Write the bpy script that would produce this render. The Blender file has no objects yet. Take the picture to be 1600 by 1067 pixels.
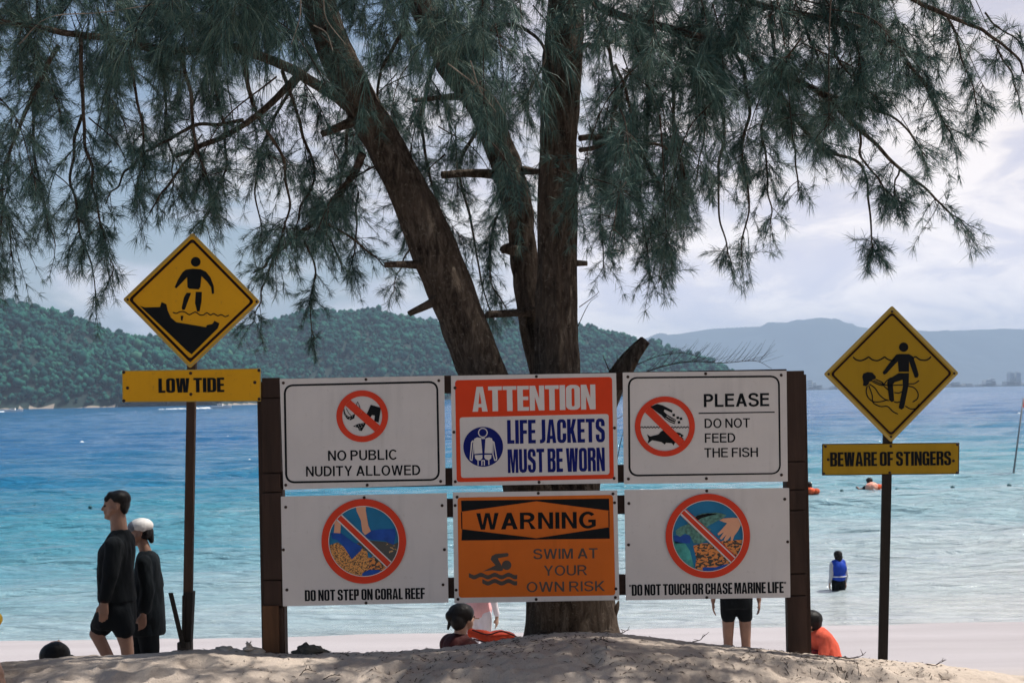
import bpy, bmesh, math, random
import numpy as np
from mathutils import Vector, Matrix
from mathutils.geometry import tessellate_polygon

C = bpy.context.scene
COL = C.collection
R = math.radians
random.seed(7)
RNG = np.random.default_rng(11)

# ------------------------------------------------------------------ camera
FPX, CX, CY, ROLL, CZ = 2400.0, 800.0, 616.0, 0.0192, 1.6
cam_d = bpy.data.cameras.new("camera")
cam = bpy.data.objects.new("camera", cam_d)
COL.objects.link(cam)
C.camera = cam
cam_d.sensor_width = 36.0
cam_d.lens = FPX * 36.0 / 1600.0
cam_d.shift_y = (CY - 533.5) / 1600.0
cam_d.clip_start, cam_d.clip_end = 0.1, 40000.0
cam.matrix_world = Matrix.Translation((0, 0, CZ)) @ Matrix.Rotation(R(90), 4, 'X') @ Matrix.Rotation(-ROLL, 4, 'Z')
cam_d.dof.use_dof = True
cam_d.dof.focus_distance = 8.5
cam_d.dof.aperture_fstop = 9.0

# ------------------------------------------------------------------ sun, sky, exposure
SUN_EL, SUN_AZ = R(63), R(80)          # azimuth measured from +Y towards +X
sdir = Vector((math.cos(SUN_EL) * math.sin(SUN_AZ), math.cos(SUN_EL) * math.cos(SUN_AZ), math.sin(SUN_EL)))
sun_d = bpy.data.lights.new("sun", 'SUN')
sun_d.energy, sun_d.angle, sun_d.color = 5.0, R(0.53), (1.0, 0.95, 0.87)
sun = bpy.data.objects.new("sun", sun_d)
COL.objects.link(sun)
sun.rotation_euler = (-sdir).to_track_quat('-Z', 'Y').to_euler()
sun.location = (30, 10, 60)

W = bpy.data.worlds.new("World")
C.world = W
W.use_nodes = True
nt = W.node_tree
nt.nodes.clear()


def N(tree, t, **kw):
    n = tree.nodes.new(t)
    for k, v in kw.items():
        if k.startswith("i_"):
            key = k[2:]
            n.inputs[int(key) if key.isdigit() else key].default_value = v
        else:
            setattr(n, k, v)
    return n


def math_node(tree, op, a, b=None, c=None, clamp=False):
    n = tree.nodes.new("ShaderNodeMath")
    n.operation, n.use_clamp = op, clamp
    for i, v in enumerate((a, b, c)):
        if v is None:
            continue
        if isinstance(v, (int, float)):
            n.inputs[i].default_value = v
        else:
            tree.links.new(v, n.inputs[i])
    return n.outputs[0]


def ramp_node(tree, fac, stops, interp='LINEAR'):
    n = tree.nodes.new("ShaderNodeValToRGB")
    n.color_ramp.interpolation = interp
    e = n.color_ramp.elements
    while len(e) < len(stops):
        e.new(0.5)
    for el, (p, c) in zip(e, stops):
        el.position = p
        el.color = (c, c, c, 1) if isinstance(c, (int, float)) else (*c, 1)
    tree.links.new(fac, n.inputs[0])
    return n.outputs[0]


def mixc(tree, fac, a, b, blend='MIX'):
    n = tree.nodes.new("ShaderNodeMix")
    n.data_type, n.blend_type = 'RGBA', blend
    for sock, v in ((n.inputs[0], fac), (n.inputs[6], a), (n.inputs[7], b)):
        if isinstance(v, (int, float)):
            sock.default_value = v
        elif isinstance(v, tuple):
            sock.default_value = (*v, 1)
        else:
            tree.links.new(v, sock)
    return n.outputs[2]


sky = N(nt, "ShaderNodeTexSky", sky_type='NISHITA')
sky.sun_disc = False
sky.sun_elevation, sky.sun_rotation = SUN_EL, SUN_AZ
sky.air_density, sky.dust_density, sky.ozone_density = 1.0, 1.6, 1.5
tc = N(nt, "ShaderNodeTexCoord")
sep = N(nt, "ShaderNodeSeparateXYZ")
nt.links.new(tc.outputs["Generated"], sep.inputs[0])
mp = N(nt, "ShaderNodeMapping")
mp.inputs["Scale"].default_value = (1, 1, 2.6)
mp.inputs["Location"].default_value = (0.31, 0.1, 0.22)
nt.links.new(tc.outputs["Generated"], mp.inputs[0])
n1 = N(nt, "ShaderNodeTexNoise", i_Scale=5.0, i_Detail=9.0, i_Roughness=0.55, i_Distortion=0.25)
nt.links.new(mp.outputs[0], n1.inputs["Vector"])
n2 = N(nt, "ShaderNodeTexNoise", i_Scale=11.0, i_Detail=9.0, i_Roughness=0.58, i_Distortion=0.5)
nt.links.new(mp.outputs[0], n2.inputs["Vector"])
# cover is thicker to the right of the view and near the horizon, blue opens up high on the left
side = math_node(nt, 'MULTIPLY', sep.outputs[0], 0.75)
low = math_node(nt, 'MULTIPLY', sep.outputs[2], -0.55)
cov = math_node(nt, 'ADD', math_node(nt, 'ADD', n1.outputs[0], side), math_node(nt, 'ADD', low, 0.16))
mask = ramp_node(nt, cov, [(0.40, 0.0), (0.50, 0.55), (0.66, 0.96)], 'EASE')
puff = ramp_node(nt, n2.outputs[0], [(0.38, (7.4, 7.0, 7.9)), (0.47, (8.4, 7.8, 8.3)), (0.52, (10.0, 9.1, 9.0)), (0.60, (11.6, 10.5, 9.9))])
# cloud glows brighter on the sunward, seaward side than inland behind the camera
inland = math_node(nt, 'ADD', math_node(nt, 'MULTIPLY', sep.outputs[1], 0.75), 0.62, clamp=True)
inland = math_node(nt, 'MULTIPLY', math_node(nt, 'MAXIMUM', inland, 0.38), math_node(nt, 'ADD', math_node(nt, 'POWER', 2.718, math_node(nt, 'MULTIPLY', math_node(nt, 'MAXIMUM', sep.outputs[2], 0.0), -9.0)), 0.74))
puff = mixc(nt, 1.0, puff, inland, 'MULTIPLY')
skyc = mixc(nt, mask, sky.outputs[0], puff)
bg = N(nt, "ShaderNodeBackground", i_Strength=0.1)
nt.links.new(skyc, bg.inputs[0])
wo = N(nt, "ShaderNodeOutputWorld")
nt.links.new(bg.outputs[0], wo.inputs[0])

C.view_settings.view_transform = 'Standard'
C.view_settings.look = 'None'
C.view_settings.exposure = 0.21
C.view_settings.gamma = 1.0
C.render.engine = 'CYCLES'
cy = C.cycles
cy.use_denoising = True
try:
    cy.denoiser = 'OPENIMAGEDENOISE'
    cy.denoising_input_passes = 'RGB_ALBEDO_NORMAL'
except Exception:
    pass
cy.max_bounces, cy.diffuse_bounces, cy.glossy_bounces = 6, 3, 3
cy.transmission_bounces, cy.volume_bounces, cy.transparent_max_bounces = 2, 2, 4
cy.use_adaptive_sampling = True
cy.adaptive_threshold = 0.02
cy.sample_clamp_indirect = 4.0


# ------------------------------------------------------------------ helpers
CR, SR = math.cos(ROLL), math.sin(ROLL)


def at(px, py, Y):
    """a point of the photograph at the distance Y from the camera, in metres"""
    u, v = px - CX, CY - py
    return np.array(((u * CR + v * SR) * Y / FPX, Y, CZ + (-u * SR + v * CR) * Y / FPX))


def tag(o, label=None, cat=None, group=None, kind=None):
    for k, v in (("label", label), ("category", cat), ("group", group), ("kind", kind)):
        if v:
            o[k] = v
    return o


def empty(name, loc):
    o = bpy.data.objects.new(name, None)
    o.empty_display_size = 0.1
    o.location = tuple(float(c) for c in loc)
    COL.objects.link(o)
    return o


def root_loc(o):
    v = Vector((0, 0, 0))
    while o is not None:
        v += o.location
        o = o.parent
    return v


def mesh_np(name, V, F, smooth=False, mats=(), midx=None):
    """V (n,3); F an (m,k) array or a list of index tuples"""
    me = bpy.data.meshes.new(name)
    V = np.asarray(V, dtype=np.float32)
    if isinstance(F, np.ndarray):
        m, k = F.shape
        me.vertices.add(len(V))
        me.vertices.foreach_set("co", V.ravel())
        me.loops.add(m * k)
        me.loops.foreach_set("vertex_index", F.astype(np.int32).ravel())
        me.polygons.add(m)
        me.polygons.foreach_set("loop_start", np.arange(0, m * k, k, dtype=np.int32))
        me.polygons.foreach_set("loop_total", np.full(m, k, dtype=np.int32))
        if midx is not None:
            me.polygons.foreach_set("material_index", np.asarray(midx, dtype=np.int32))
        me.update(calc_edges=True)
    else:
        me.from_pydata([tuple(map(float, v)) for v in V], [], [tuple(f) for f in F])
        if midx is not None:
            for p, i in zip(me.polygons, midx):
                p.material_index = int(i)
        me.update()
    if smooth:
        me.polygons.foreach_set("use_smooth", np.ones(len(me.polygons), dtype=bool))
    for mt in mats:
        me.materials.append(mt)
    return me


def build(name, V, F, mat, parent=None, loc=None, smooth=False, midx=None):
    """one mesh object out of world-space points"""
    mats = mat if isinstance(mat, (list, tuple)) else (mat,)
    V = np.asarray(V, dtype=float)
    if parent is not None:
        base = np.array(root_loc(parent))
    elif loc is not None:
        base = np.array(loc, dtype=float)
    else:
        base = np.zeros(3)
    me = mesh_np(name, V - base, F, smooth, mats, midx)
    o = bpy.data.objects.new(name, me)
    COL.objects.link(o)
    if parent is not None:
        o.parent = parent
    else:
        o.location = tuple(base)
    return o


class MB:
    """collects pieces that become one mesh"""

    def __init__(s):
        s.V, s.F, s.M, s.n = [], [], [], 0

    def add(s, V, F, m=0):
        V = np.asarray(V, dtype=float).reshape(-1, 3)
        s.V.append(V)
        for f in F:
            s.F.append(tuple(int(i) + s.n for i in f))
            s.M.append(m)
        s.n += len(V)
        return s

    def box(s, lo, hi, bevel=0.0, m=0, jitter=0.0):
        bm = bmesh.new()
        bmesh.ops.create_cube(bm, size=1.0)
        lo, hi = np.array(lo, float), np.array(hi, float)
        for v in bm.verts:
            v.co = Vector(((lo + hi) / 2 + np.array(v.co) * (hi - lo)))
        if bevel > 0:
            bmesh.ops.bevel(bm, geom=bm.edges[:], offset=bevel, segments=2, profile=0.7, affect='EDGES')
        bm.verts.index_update()
        V = [np.array(v.co) for v in bm.verts]
        F = [[v.index for v in f.verts] for f in bm.faces]
        bm.free()
        return s.add(V, F, m)

    def tube(s, pts, rad, seg=8, m=0, cap=True):
        V, F = tube_vf(pts, rad, seg, cap)
        return s.add(V, F, m)

    def sphere(s, c, r, seg=16, rings=10, m=0):
        V, F = sphere_vf(c, r, seg, rings)
        return s.add(V, F, m)

    def build(s, name, mat, parent=None, loc=None, smooth=False):
        return build(name, np.concatenate(s.V), s.F, mat, parent, loc, smooth, s.M)


def frames(P):
    T = np.gradient(P, axis=0)
    T /= np.linalg.norm(T, axis=1)[:, None] + 1e-9
    up = np.array((0.0, 1.0, 0.13))
    A = np.cross(T, up)
    ln = np.linalg.norm(A, axis=1)[:, None]
    A = np.where(ln < 1e-3, np.array((1.0, 0, 0)), A / (ln + 1e-9))
    B = np.cross(A, T)
    return T, A, B


def tube_vf(pts, rad, seg=8, cap=True):
    P = np.asarray(pts, float)
    r = np.broadcast_to(np.asarray(rad, float), (len(P),))
    T, A, B = frames(P)
    th = np.linspace(0, 2 * math.pi, seg, endpoint=False)
    V = (P[:, None, :] + r[:, None, None] * (np.cos(th)[None, :, None] * A[:, None, :] + np.sin(th)[None, :, None] * B[:, None, :])).reshape(-1, 3)
    F = []
    n = len(P)
    for i in range(n - 1):
        for j in range(seg):
            a, b = i * seg + j, i * seg + (j + 1) % seg
            F.append((a, b, b + seg, a + seg))
    if cap:
        F.append(tuple(range(seg))[::-1])
        F.append(tuple((n - 1) * seg + j for j in range(seg)))
    return V, F


def sphere_vf(c, r, seg=16, rings=10):
    r = np.broadcast_to(np.asarray(r, float), (3,))
    V = [np.array((0, 0, -1.0))]
    for i in range(1, rings):
        ph = -math.pi / 2 + math.pi * i / rings
        for j in range(seg):
            t = 2 * math.pi * j / seg
            V.append(np.array((math.cos(ph) * math.cos(t), math.cos(ph) * math.sin(t), math.sin(ph))))
    V.append(np.array((0, 0, 1.0)))
    V = np.array(V) * r + np.asarray(c, float)
    F = []
    for j in range(seg):
        F.append((0, 1 + (j + 1) % seg, 1 + j))
        F.append((len(V) - 1, len(V) - 1 - seg + j, len(V) - 1 - seg + (j + 1) % seg))
    for i in range(rings - 2):
        for j in range(seg):
            a, b = 1 + i * seg + j, 1 + i * seg + (j + 1) % seg
            F.append((a, b, b + seg, a + seg))
    return V, F


def spline(pts, n):
    """Catmull-Rom through the points"""
    P = np.asarray(pts, float)
    P = np.vstack((2 * P[0] - P[1], P, 2 * P[-1] - P[-2]))
    m = len(P) - 3
    t = np.linspace(0, m - 1e-6, n)
    i = t.astype(int)
    u = (t - i)[:, None]
    a, b, c, d = P[i], P[i + 1], P[i + 2], P[i + 3]
    return 0.5 * (2 * b + (c - a) * u + (2 * a - 5 * b + 4 * c - d) * u ** 2 + (3 * b - a - 3 * c + d) * u ** 3)


def _hash(ix, iy, iz, seed):
    h = (ix.astype(np.int64) * 374761393 + iy.astype(np.int64) * 668265263 + iz.astype(np.int64) * 2147483647 + seed * 974711) & 0xFFFFFFFF
    h = ((h ^ (h >> 13)) * 1274126177) & 0xFFFFFFFF
    h = ((h ^ (h >> 16)) * 2246822519) & 0xFFFFFFFF
    return ((h ^ (h >> 15)) & 0xFFFF) / 65535.0


def vnoise(x, y, z=None, seed=0):
    x, y = np.broadcast_arrays(np.asarray(x, float), np.asarray(y, float))
    z = np.zeros_like(x) if z is None else np.broadcast_to(np.asarray(z, float), x.shape)
    ix, iy, iz = np.floor(x), np.floor(y), np.floor(z)
    fx, fy, fz = x - ix, y - iy, z - iz
    fx, fy, fz = (f * f * (3 - 2 * f) for f in (fx, fy, fz))
    out = 0
    for dx in (0, 1):
        for dy in (0, 1):
            for dz in (0, 1):
                w = (fx if dx else 1 - fx) * (fy if dy else 1 - fy) * (fz if dz else 1 - fz)
                out = out + w * _hash(ix + dx, iy + dy, iz + dz, seed)
    return out * 2 - 1


def fbm(x, y, z=None, oct=4, seed=0, gain=0.5):
    out, a, f = 0, 1.0, 1.0
    for k in range(oct):
        out = out + a * vnoise(np.asarray(x) * f, np.asarray(y) * f, None if z is None else np.asarray(z) * f, seed + k * 17)
        a *= gain
        f *= 2.03
    return out


# ------------------------------------------------------------------ materials
def new_mat(name):
    m = bpy.data.materials.new(name)
    m.use_nodes = True
    t = m.node_tree
    b = t.nodes["Principled BSDF"]
    return m, t, b


def obj_coord(t):
    return t.nodes.new("ShaderNodeTexCoord").outputs["Object"]


def pos_coord(t):
    return t.nodes.new("ShaderNodeNewGeometry").outputs["Position"]


def noise(t, vec, scale, detail=4.0, rough=0.55, dist=0.0, stretch=None):
    if stretch is not None:
        m_ = N(t, "ShaderNodeMapping")
        m_.inputs["Scale"].default_value = stretch
        t.links.new(vec, m_.inputs[0])
        vec = m_.outputs[0]
    n = N(t, "ShaderNodeTexNoise", i_Scale=scale, i_Detail=detail, i_Roughness=rough, i_Distortion=dist)
    t.links.new(vec, n.inputs["Vector"])
    return n.outputs[0]


def bump(t, b, height, strength, dist):
    n = N(t, "ShaderNodeBump", i_Strength=strength, i_Distance=dist)
    t.links.new(height, n.inputs["Height"])
    t.links.new(n.outputs[0], b.inputs["Normal"])


def paint(name, col, rough=0.45, var=0.10, scale=7.0, dirt=None, dirt_amt=0.25, spec=0.22):
    """painted or printed sheet: slight mottling plus sparse scuffs"""
    m, t, b = new_mat(name)
    v = obj_coord(t)
    n_ = noise(t, v, scale, 5.0)
    c1 = tuple(c * (1 - var) for c in col)
    c2 = tuple(min(1, c * (1 + var)) for c in col)
    base = ramp_node(t, n_, [(0.3, c1), (0.7, c2)])
    if dirt:
        d = noise(t, v, 38.0, 6.0, 0.65, 0.4)
        msk = ramp_node(t, d, [(0.60, 0.0), (0.72, dirt_amt)])
        base = mixc(t, msk, base, dirt)
    if dirt:                                              # rain streaks and a slightly buckled sheet
        st = noise(t, v, 16.0, 5.0, 0.6, 0.1, (1, 1, 0.05))
        st2 = noise(t, v, 2.2, 3.0)
        amt = math_node(t, 'MULTIPLY', ramp_node(t, st, [(0.50, 0.0), (0.72, 0.5)]), ramp_node(t, st2, [(0.42, 0.0), (0.62, 0.7)]))
        base = mixc(t, amt, base, tuple(c * 0.55 for c in col))
        bump(t, b, st2, 0.35, 0.05)
    t.links.new(base, b.inputs["Base Color"])
    b.inputs["Roughness"].default_value = rough
    b.inputs["Specular IOR Level"].default_value = spec
    return m


def cloth(name, col, rough=0.9):
    m, t, b = new_mat(name)
    v = obj_coord(t)
    n_ = noise(t, v, 9.0, 4.0, 0.5, 0.3, (1, 1, 0.35))
    t.links.new(ramp_node(t, n_, [(0.3, tuple(c * 0.8 for c in col)), (0.7, tuple(min(1, c * 1.15) for c in col))]), b.inputs["Base Color"])
    bump(t, b, n_, 0.5, 0.03)
    b.inputs["Roughness"].default_value = rough
    b.inputs["Specular IOR Level"].default_value = 0.15
    return m


M = {}
M['white'] = paint("sign_white", (0.64, 0.605, 0.585), 0.4, 0.05, 3.0, (0.42, 0.38, 0.34), 0.35)
M['white_print'] = paint("white_print", (0.66, 0.625, 0.60), 0.45, 0.04)
M['black'] = paint("black_print", (0.010, 0.012, 0.014), 0.6, 0.15, spec=0.06)
M['red'] = paint("red_print", (0.66, 0.045, 0.014), 0.45, 0.06)
M['redorange'] = paint("orange_red_print", (0.68, 0.045, 0.004), 0.45, 0.05)
M['orange'] = paint("orange_print", (0.64, 0.135, 0.008), 0.42, 0.06, 4.0, (0.5, 0.17, 0.03), 0.25)
M['navy'] = paint("navy_print", (0.008, 0.014, 0.14), 0.6, 0.1, spec=0.08)
M['grey_print'] = paint("faded_dark_print", (0.075, 0.06, 0.05), 0.5, 0.2)
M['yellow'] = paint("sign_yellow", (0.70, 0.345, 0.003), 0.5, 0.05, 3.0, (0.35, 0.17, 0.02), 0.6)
M['yellow_shaded'] = paint("sign_yellow_shaded", (0.36, 0.215, 0.005), 0.55, 0.06, 3.0, (0.3, 0.17, 0.03), 0.5)  # darker yellow: dimmer light on the right diamond is put into its paint
M['yellow_edge'] = paint("yellow_edge", (0.42, 0.30, 0.08), 0.5, 0.1)
M['maroon'] = paint("dark_border", (0.022, 0.010, 0.009), 0.6, 0.2, spec=0.06)
M['skin_print'] = paint("printed_skin", (0.72, 0.36, 0.22), 0.45, 0.06)
M['sea_print'] = paint("printed_sea", (0.012, 0.17, 0.34), 0.45, 0.15, 9.0)
M['fin_print'] = paint("printed_fin", (0.012, 0.07, 0.34), 0.45, 0.3, 14.0)
M['turtle_print'] = paint("printed_turtle", (0.10, 0.24, 0.20), 0.45, 0.5, 60.0, (0.01, 0.04, 0.05), 0.9)
M['teal_print'] = paint("printed_shallows", (0.06, 0.33, 0.30), 0.45, 0.5, 16.0, (0.35, 0.42, 0.06), 0.7)


def coral_print(name, scale, a, b_, thr):
    m, t, b = new_mat(name)
    n_ = noise(t, obj_coord(t), scale, 2.0, 0.5, 0.6, (1, 1, 1.7))
    t.links.new(ramp_node(t, n_, [(thr - 0.015, b_), (thr + 0.015, a)]), b.inputs["Base Color"])
    b.inputs["Roughness"].default_value = 0.45
    return m


M['coral_big'] = coral_print("printed_coral", 42.0, (0.72, 0.24, 0.045), (0.03, 0.026, 0.02), 0.5)
M['coral_fine'] = coral_print("printed_brain_coral", 110.0, (0.75, 0.33, 0.08), (0.10, 0.05, 0.02), 0.47)
M['rock_print'] = coral_print("printed_rock", 36.0, (0.60, 0.33, 0.12), (0.055, 0.055, 0.05), 0.64)


def wood(name, col, scale=14.0, stretch=(1, 1, 0.08)):
    m, t, b = new_mat(name)
    v = obj_coord(t)
    n_ = noise(t, v, scale, 6.0, 0.65, 0.5, stretch)
    n2_ = noise(t, v, 3.0, 3.0)
    base = ramp_node(t, n_, [(0.3, tuple(c * 0.55 for c in col)), (0.55, col), (0.75, tuple(min(1, c * 1.6) for c in col))])
    base = mixc(t, ramp_node(t, n2_, [(0.45, 0.0), (0.7, 0.5)]), base, tuple(c * 0.5 for c in col))
    t.links.new(base, b.inputs["Base Color"])
    bump(t, b, n_, 0.6, 0.006)
    b.inputs["Roughness"].default_value = 0.75
    b.inputs["Specular IOR Level"].default_value = 0.25
    return m


M['wood_dark'] = wood("dark_timber", (0.050, 0.028, 0.020), 14.0, (1, 1, 0.08))
M['wood_rail'] = wood("dark_rail_timber", (0.045, 0.024, 0.018), 14.0, (0.08, 1, 1))
M['wood_brown'] = wood("brown_timber", (0.11, 0.052, 0.024), 12.0, (1, 1, 0.10))
M['wood_post'] = wood("brown_post_timber", (0.060, 0.034, 0.022), 14.0, (1, 1, 0.08))
M['wood_pale'] = wood("pale_timber", (0.22, 0.16, 0.11), 12.0, (1, 1, 0.10))
M['wood_black'] = wood("weathered_post", (0.022, 0.017, 0.014), 14.0, (1, 1, 0.08))
M['rust'] = paint("rusty_screw", (0.035, 0.02, 0.015), 0.6, 0.3, 60.0)
M['concrete'] = paint("post_foot", (0.06, 0.05, 0.042), 0.9, 0.3, 15.0)


def bark(name):
    m, t, b = new_mat(name)
    v = obj_coord(t)
    furrow = noise(t, v, 34.0, 9.0, 0.72, 0.5, (1, 1, 0.26))
    patch = noise(t, v, 5.0, 5.0, 0.6, 0.2, (1, 1, 0.6))
    lich = noise(t, v, 34.0, 5.0, 0.7, 0.2, (1, 1, 1.3))
    base = ramp_node(t, furrow, [(0.34, (0.014, 0.010, 0.008)), (0.5, (0.075, 0.057, 0.045)), (0.66, (0.17, 0.138, 0.112))])
    base = mixc(t, ramp_node(t, patch, [(0.48, 0.0), (0.66, 0.55)]), base, (0.125, 0.095, 0.075))
    base = mixc(t, ramp_node(t, lich, [(0.58, 0.0), (0.68, 0.65)]), base, (0.25, 0.22, 0.185))
    t.links.new(base, b.inputs["Base Color"])
    bump(t, b, furrow, 1.0, 0.035)
    b.inputs["Roughness"].default_value = 0.9
    b.inputs["Specular IOR Level"].default_value = 0.15
    return m


M['bark'] = bark("casuarina_bark")
M['twig'] = paint("twig_bark", (0.045, 0.032, 0.026), 0.9, 0.3, 20.0)
M['dry_twig'] = paint("dry_twig", (0.22, 0.19, 0.16), 0.9, 0.3, 20.0)


def needles(name, stops):
    m, t, b = new_mat(name)
    g = t.nodes.new("ShaderNodeNewGeometry")
    n_ = noise(t, g.outputs["Position"], 1.6, 3.0)
    f = math_node(t, 'ADD', math_node(t, 'MULTIPLY', g.outputs["Random Per Island"], 0.55), math_node(t, 'MULTIPLY', n_, 0.5))
    t.links.new(ramp_node(t, f, stops), b.inputs["Base Color"])
    b.inputs["Roughness"].default_value = 0.55
    b.inputs["Specular IOR Level"].default_value = 0.3
    return m


M['needle'] = needles("casuarina_needles", [(0.15, (0.018, 0.056, 0.056)), (0.45, (0.044, 0.108, 0.100)), (0.72, (0.11, 0.185, 0.155)), (0.92, (0.19, 0.22, 0.16))])


def skin(name, col):
    m, t, b = new_mat(name)
    n_ = noise(t, obj_coord(t), 14.0, 3.0)
    t.links.new(ramp_node(t, n_, [(0.3, tuple(c * 0.88 for c in col)), (0.7, tuple(min(1, c * 1.08) for c in col))]), b.inputs["Base Color"])
    b.inputs["Roughness"].default_value = 0.55
    return m


M['skin'] = skin("skin", (0.38, 0.225, 0.16))
M['skin_tan_shade'] = skin("tanned_shaded_skin", (0.24, 0.13, 0.088))  # deep tan; on the two walkers the darker tone stands in for shade
M['hair'] = cloth("black_hair", (0.010, 0.009, 0.009), 0.5)
M['eye'] = paint("dark_eye", (0.02, 0.012, 0.01), 0.2)
M['cloth_black'] = cloth("black_cloth", (0.005, 0.007, 0.009))
M['cloth_char'] = cloth("charcoal_cloth", (0.009, 0.013, 0.016))
M['cap_white'] = cloth("white_cap_cloth", (0.62, 0.60, 0.58))
M['cap_grey'] = cloth("grey_cap_front", (0.16, 0.17, 0.20))
M['vest_red'] = cloth("red_vest", (0.50, 0.055, 0.022), 0.6)
M['vest_dark'] = cloth("dark_vest", (0.05, 0.012, 0.012), 0.7)
M['pink'] = cloth("pink_cloth", (0.74, 0.42, 0.42))
M['lilac'] = cloth("white_cloth", (0.72, 0.68, 0.72))
M['coral_cloth'] = cloth("coral_orange_cloth", (0.66, 0.115, 0.07))
M['maroon_cloth'] = cloth("maroon_cloth", (0.26, 0.05, 0.06))
M['band'] = cloth("pale_hair_tie", (0.55, 0.56, 0.60))
M['blue_vest'] = cloth("blue_vest", (0.012, 0.05, 0.36), 0.6)
M['grey_cloth'] = cloth("grey_cloth", (0.40, 0.40, 0.42))
M['strap'] = cloth("pale_strap", (0.6, 0.6, 0.62))
M['yellow_vest'] = cloth("yellow_vest", (0.80, 0.50, 0.04), 0.6)
M['float_orange'] = paint("orange_float", (0.66, 0.10, 0.03), 0.4, 0.1)
M['float_pink'] = paint("faded_pink_float", (0.80, 0.36, 0.26), 0.4, 0.1)
M['float_white'] = paint("white_float", (0.80, 0.80, 0.78), 0.4, 0.06)
M['float_green'] = paint("dark_teal_buoy", (0.010, 0.075, 0.085), 0.4, 0.15)
M['flag_red'] = cloth("red_flag", (0.85, 0.07, 0.05), 0.7)
M['pole'] = paint("grey_pole", (0.18, 0.18, 0.19), 0.5, 0.1)
M['bldg_white'] = paint("pale_building", (0.75, 0.74, 0.72), 0.7, 0.05)
M['bldg_grey'] = paint("grey_building", (0.50, 0.52, 0.54), 0.7, 0.1)
M['bldg_dark'] = paint("window_bands", (0.16, 0.19, 0.22), 0.3, 0.1)
M['foam'] = paint("white_foam", (0.85, 0.87, 0.88), 0.8, 0.05)


def rock(name, a, c):
    m, t, b = new_mat(name)
    n_ = noise(t, obj_coord(t), 16.0, 8.0, 0.7)
    t.links.new(ramp_node(t, n_, [(0.3, a), (0.7, c)]), b.inputs["Base Color"])
    bump(t, b, n_, 0.8, 0.02)
    b.inputs["Roughness"].default_value = 0.95
    return m


M['rock_dark'] = rock("dark_rock", (0.035, 0.033, 0.028), (0.13, 0.12, 0.10))
M['coral_rubble'] = rock("coral_rubble", (0.28, 0.24, 0.20), (0.62, 0.56, 0.49))


# ------------------------------------------------------------------ the setting: sand, sea, hills, mountains
WZ = CZ - 4.0                                             # level of the sea
CREST_Y = 8.36
_sk = [(-700, 1050), (-200, 1040), (0, 1034), (60, 1031), (100, 1024), (200, 1023), (300, 1013), (350, 1012), (410, 1019), (440, 1020), (560, 1019),
       (690, 1012), (760, 1003), (800, 996), (830, 991), (900, 986), (960, 988), (1000, 991), (1060, 1000), (1100, 1004), (1200, 1014), (1260, 1020),
       (1330, 1026), (1400, 1031), (1500, 1041), (1560, 1050), (1600, 1056), (1800, 1075), (2400, 1100)]
_cx = np.array([at(px, py, CREST_Y)[0] for px, py in _sk])
_cz = np.array([at(px, py, CREST_Y)[2] for px, py in _sk])


def crest(x):
    xs = np.asarray(x, float)
    k = np.linspace(-0.12, 0.12, 7)
    return sum(np.interp(xs + d, _cx, _cz) for d in k) / len(k)


_pr = random.Random(12)
PITS = [(_pr.uniform(-3.2, 3.4), CREST_Y - 0.22 - abs(_pr.gauss(0, .45)), _pr.uniform(.035, .095), _pr.uniform(.014, .036)) for _ in range(120)]


def smooth01(t):
    t = np.clip(t, 0, 1)
    return t * t * (3 - 2 * t)


def ground(x, y, detail=True):
    x, y = np.broadcast_arrays(np.asarray(x, float), np.asarray(y, float))
    c = crest(x)
    d = y - CREST_Y
    front = c - 0.30 * 0.12 * np.log1p(np.exp(np.minimum((-d - 0.34) / 0.12, 60)))
    front = np.maximum(front, c - 0.42) - 0.004
    # behind the crest the bank drops to the beach, which shelves into the sea
    yb = np.array([CREST_Y, 8.9, 9.6, 10.6, 11.6, 12.6, 16.0, 20.0, 25.9, 32.0, 60.0])
    zb = np.array([0.0, -0.125, -0.29, -0.64, -0.92, -1.04 + 0.0, -1.50, -1.98, -2.60, -3.3, -5.0])
    bank = np.interp(y, yb, zb)
    base_lo = np.interp(y, yb, np.array([0.18, 0.05, -0.11, -0.46, -0.72, -0.86, -1.30, -1.76, -2.40, -3.2, -5.0]))
    k = smooth01((y - CREST_Y) / 3.0)
    back = (c + bank) * (1 - k) + base_lo * k
    z = np.where(d < 0, front, back)
    if detail:
        near = np.exp(-np.maximum(0, y - 9.2) / 2.0) * np.exp(-np.maximum(0, 6.2 - y) / 1.0)
        calm = 1 - 0.93 * np.exp(-((y - CREST_Y + 0.02) / 0.42) ** 2)
        z = z + near * calm * (0.030 * fbm(x * 1.7, y * 2.3, oct=3, seed=3) + 0.018 * np.abs(fbm(x * 5.5, y * 6.5, oct=3, seed=9)) - 0.016)
        dent = vnoise(x * 3.1, y * 3.6, seed=21)
        z = z - near * calm * 0.05 * np.clip(dent - 0.35, 0, 1)
        for px_, py_, pr_, pd_ in PITS:                    # footprints and scuffs
            q = ((x - px_) / pr_) ** 2 + ((y - py_) / (pr_ * 0.8)) ** 2
            z = z + pd_ * (0.45 * np.exp(-(np.sqrt(q) - 1.35) ** 2 * 5) - np.exp(-q * 1.1))
        z = z + near * 0.0055 * fbm(x * 38, y * 38, oct=2, seed=5)
        z = z + (1 - near) * 0.015 * fbm(x * 0.8, y * 0.8, oct=2, seed=6)
    return z


def axis(segs):
    out = [segs[0][0]]
    for a, b, st in segs:
        n = max(1, int(round((b - a) / st)))
        out += list(a + (b - a) * (np.arange(1, n + 1) / n))
    return np.array(out)


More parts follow.
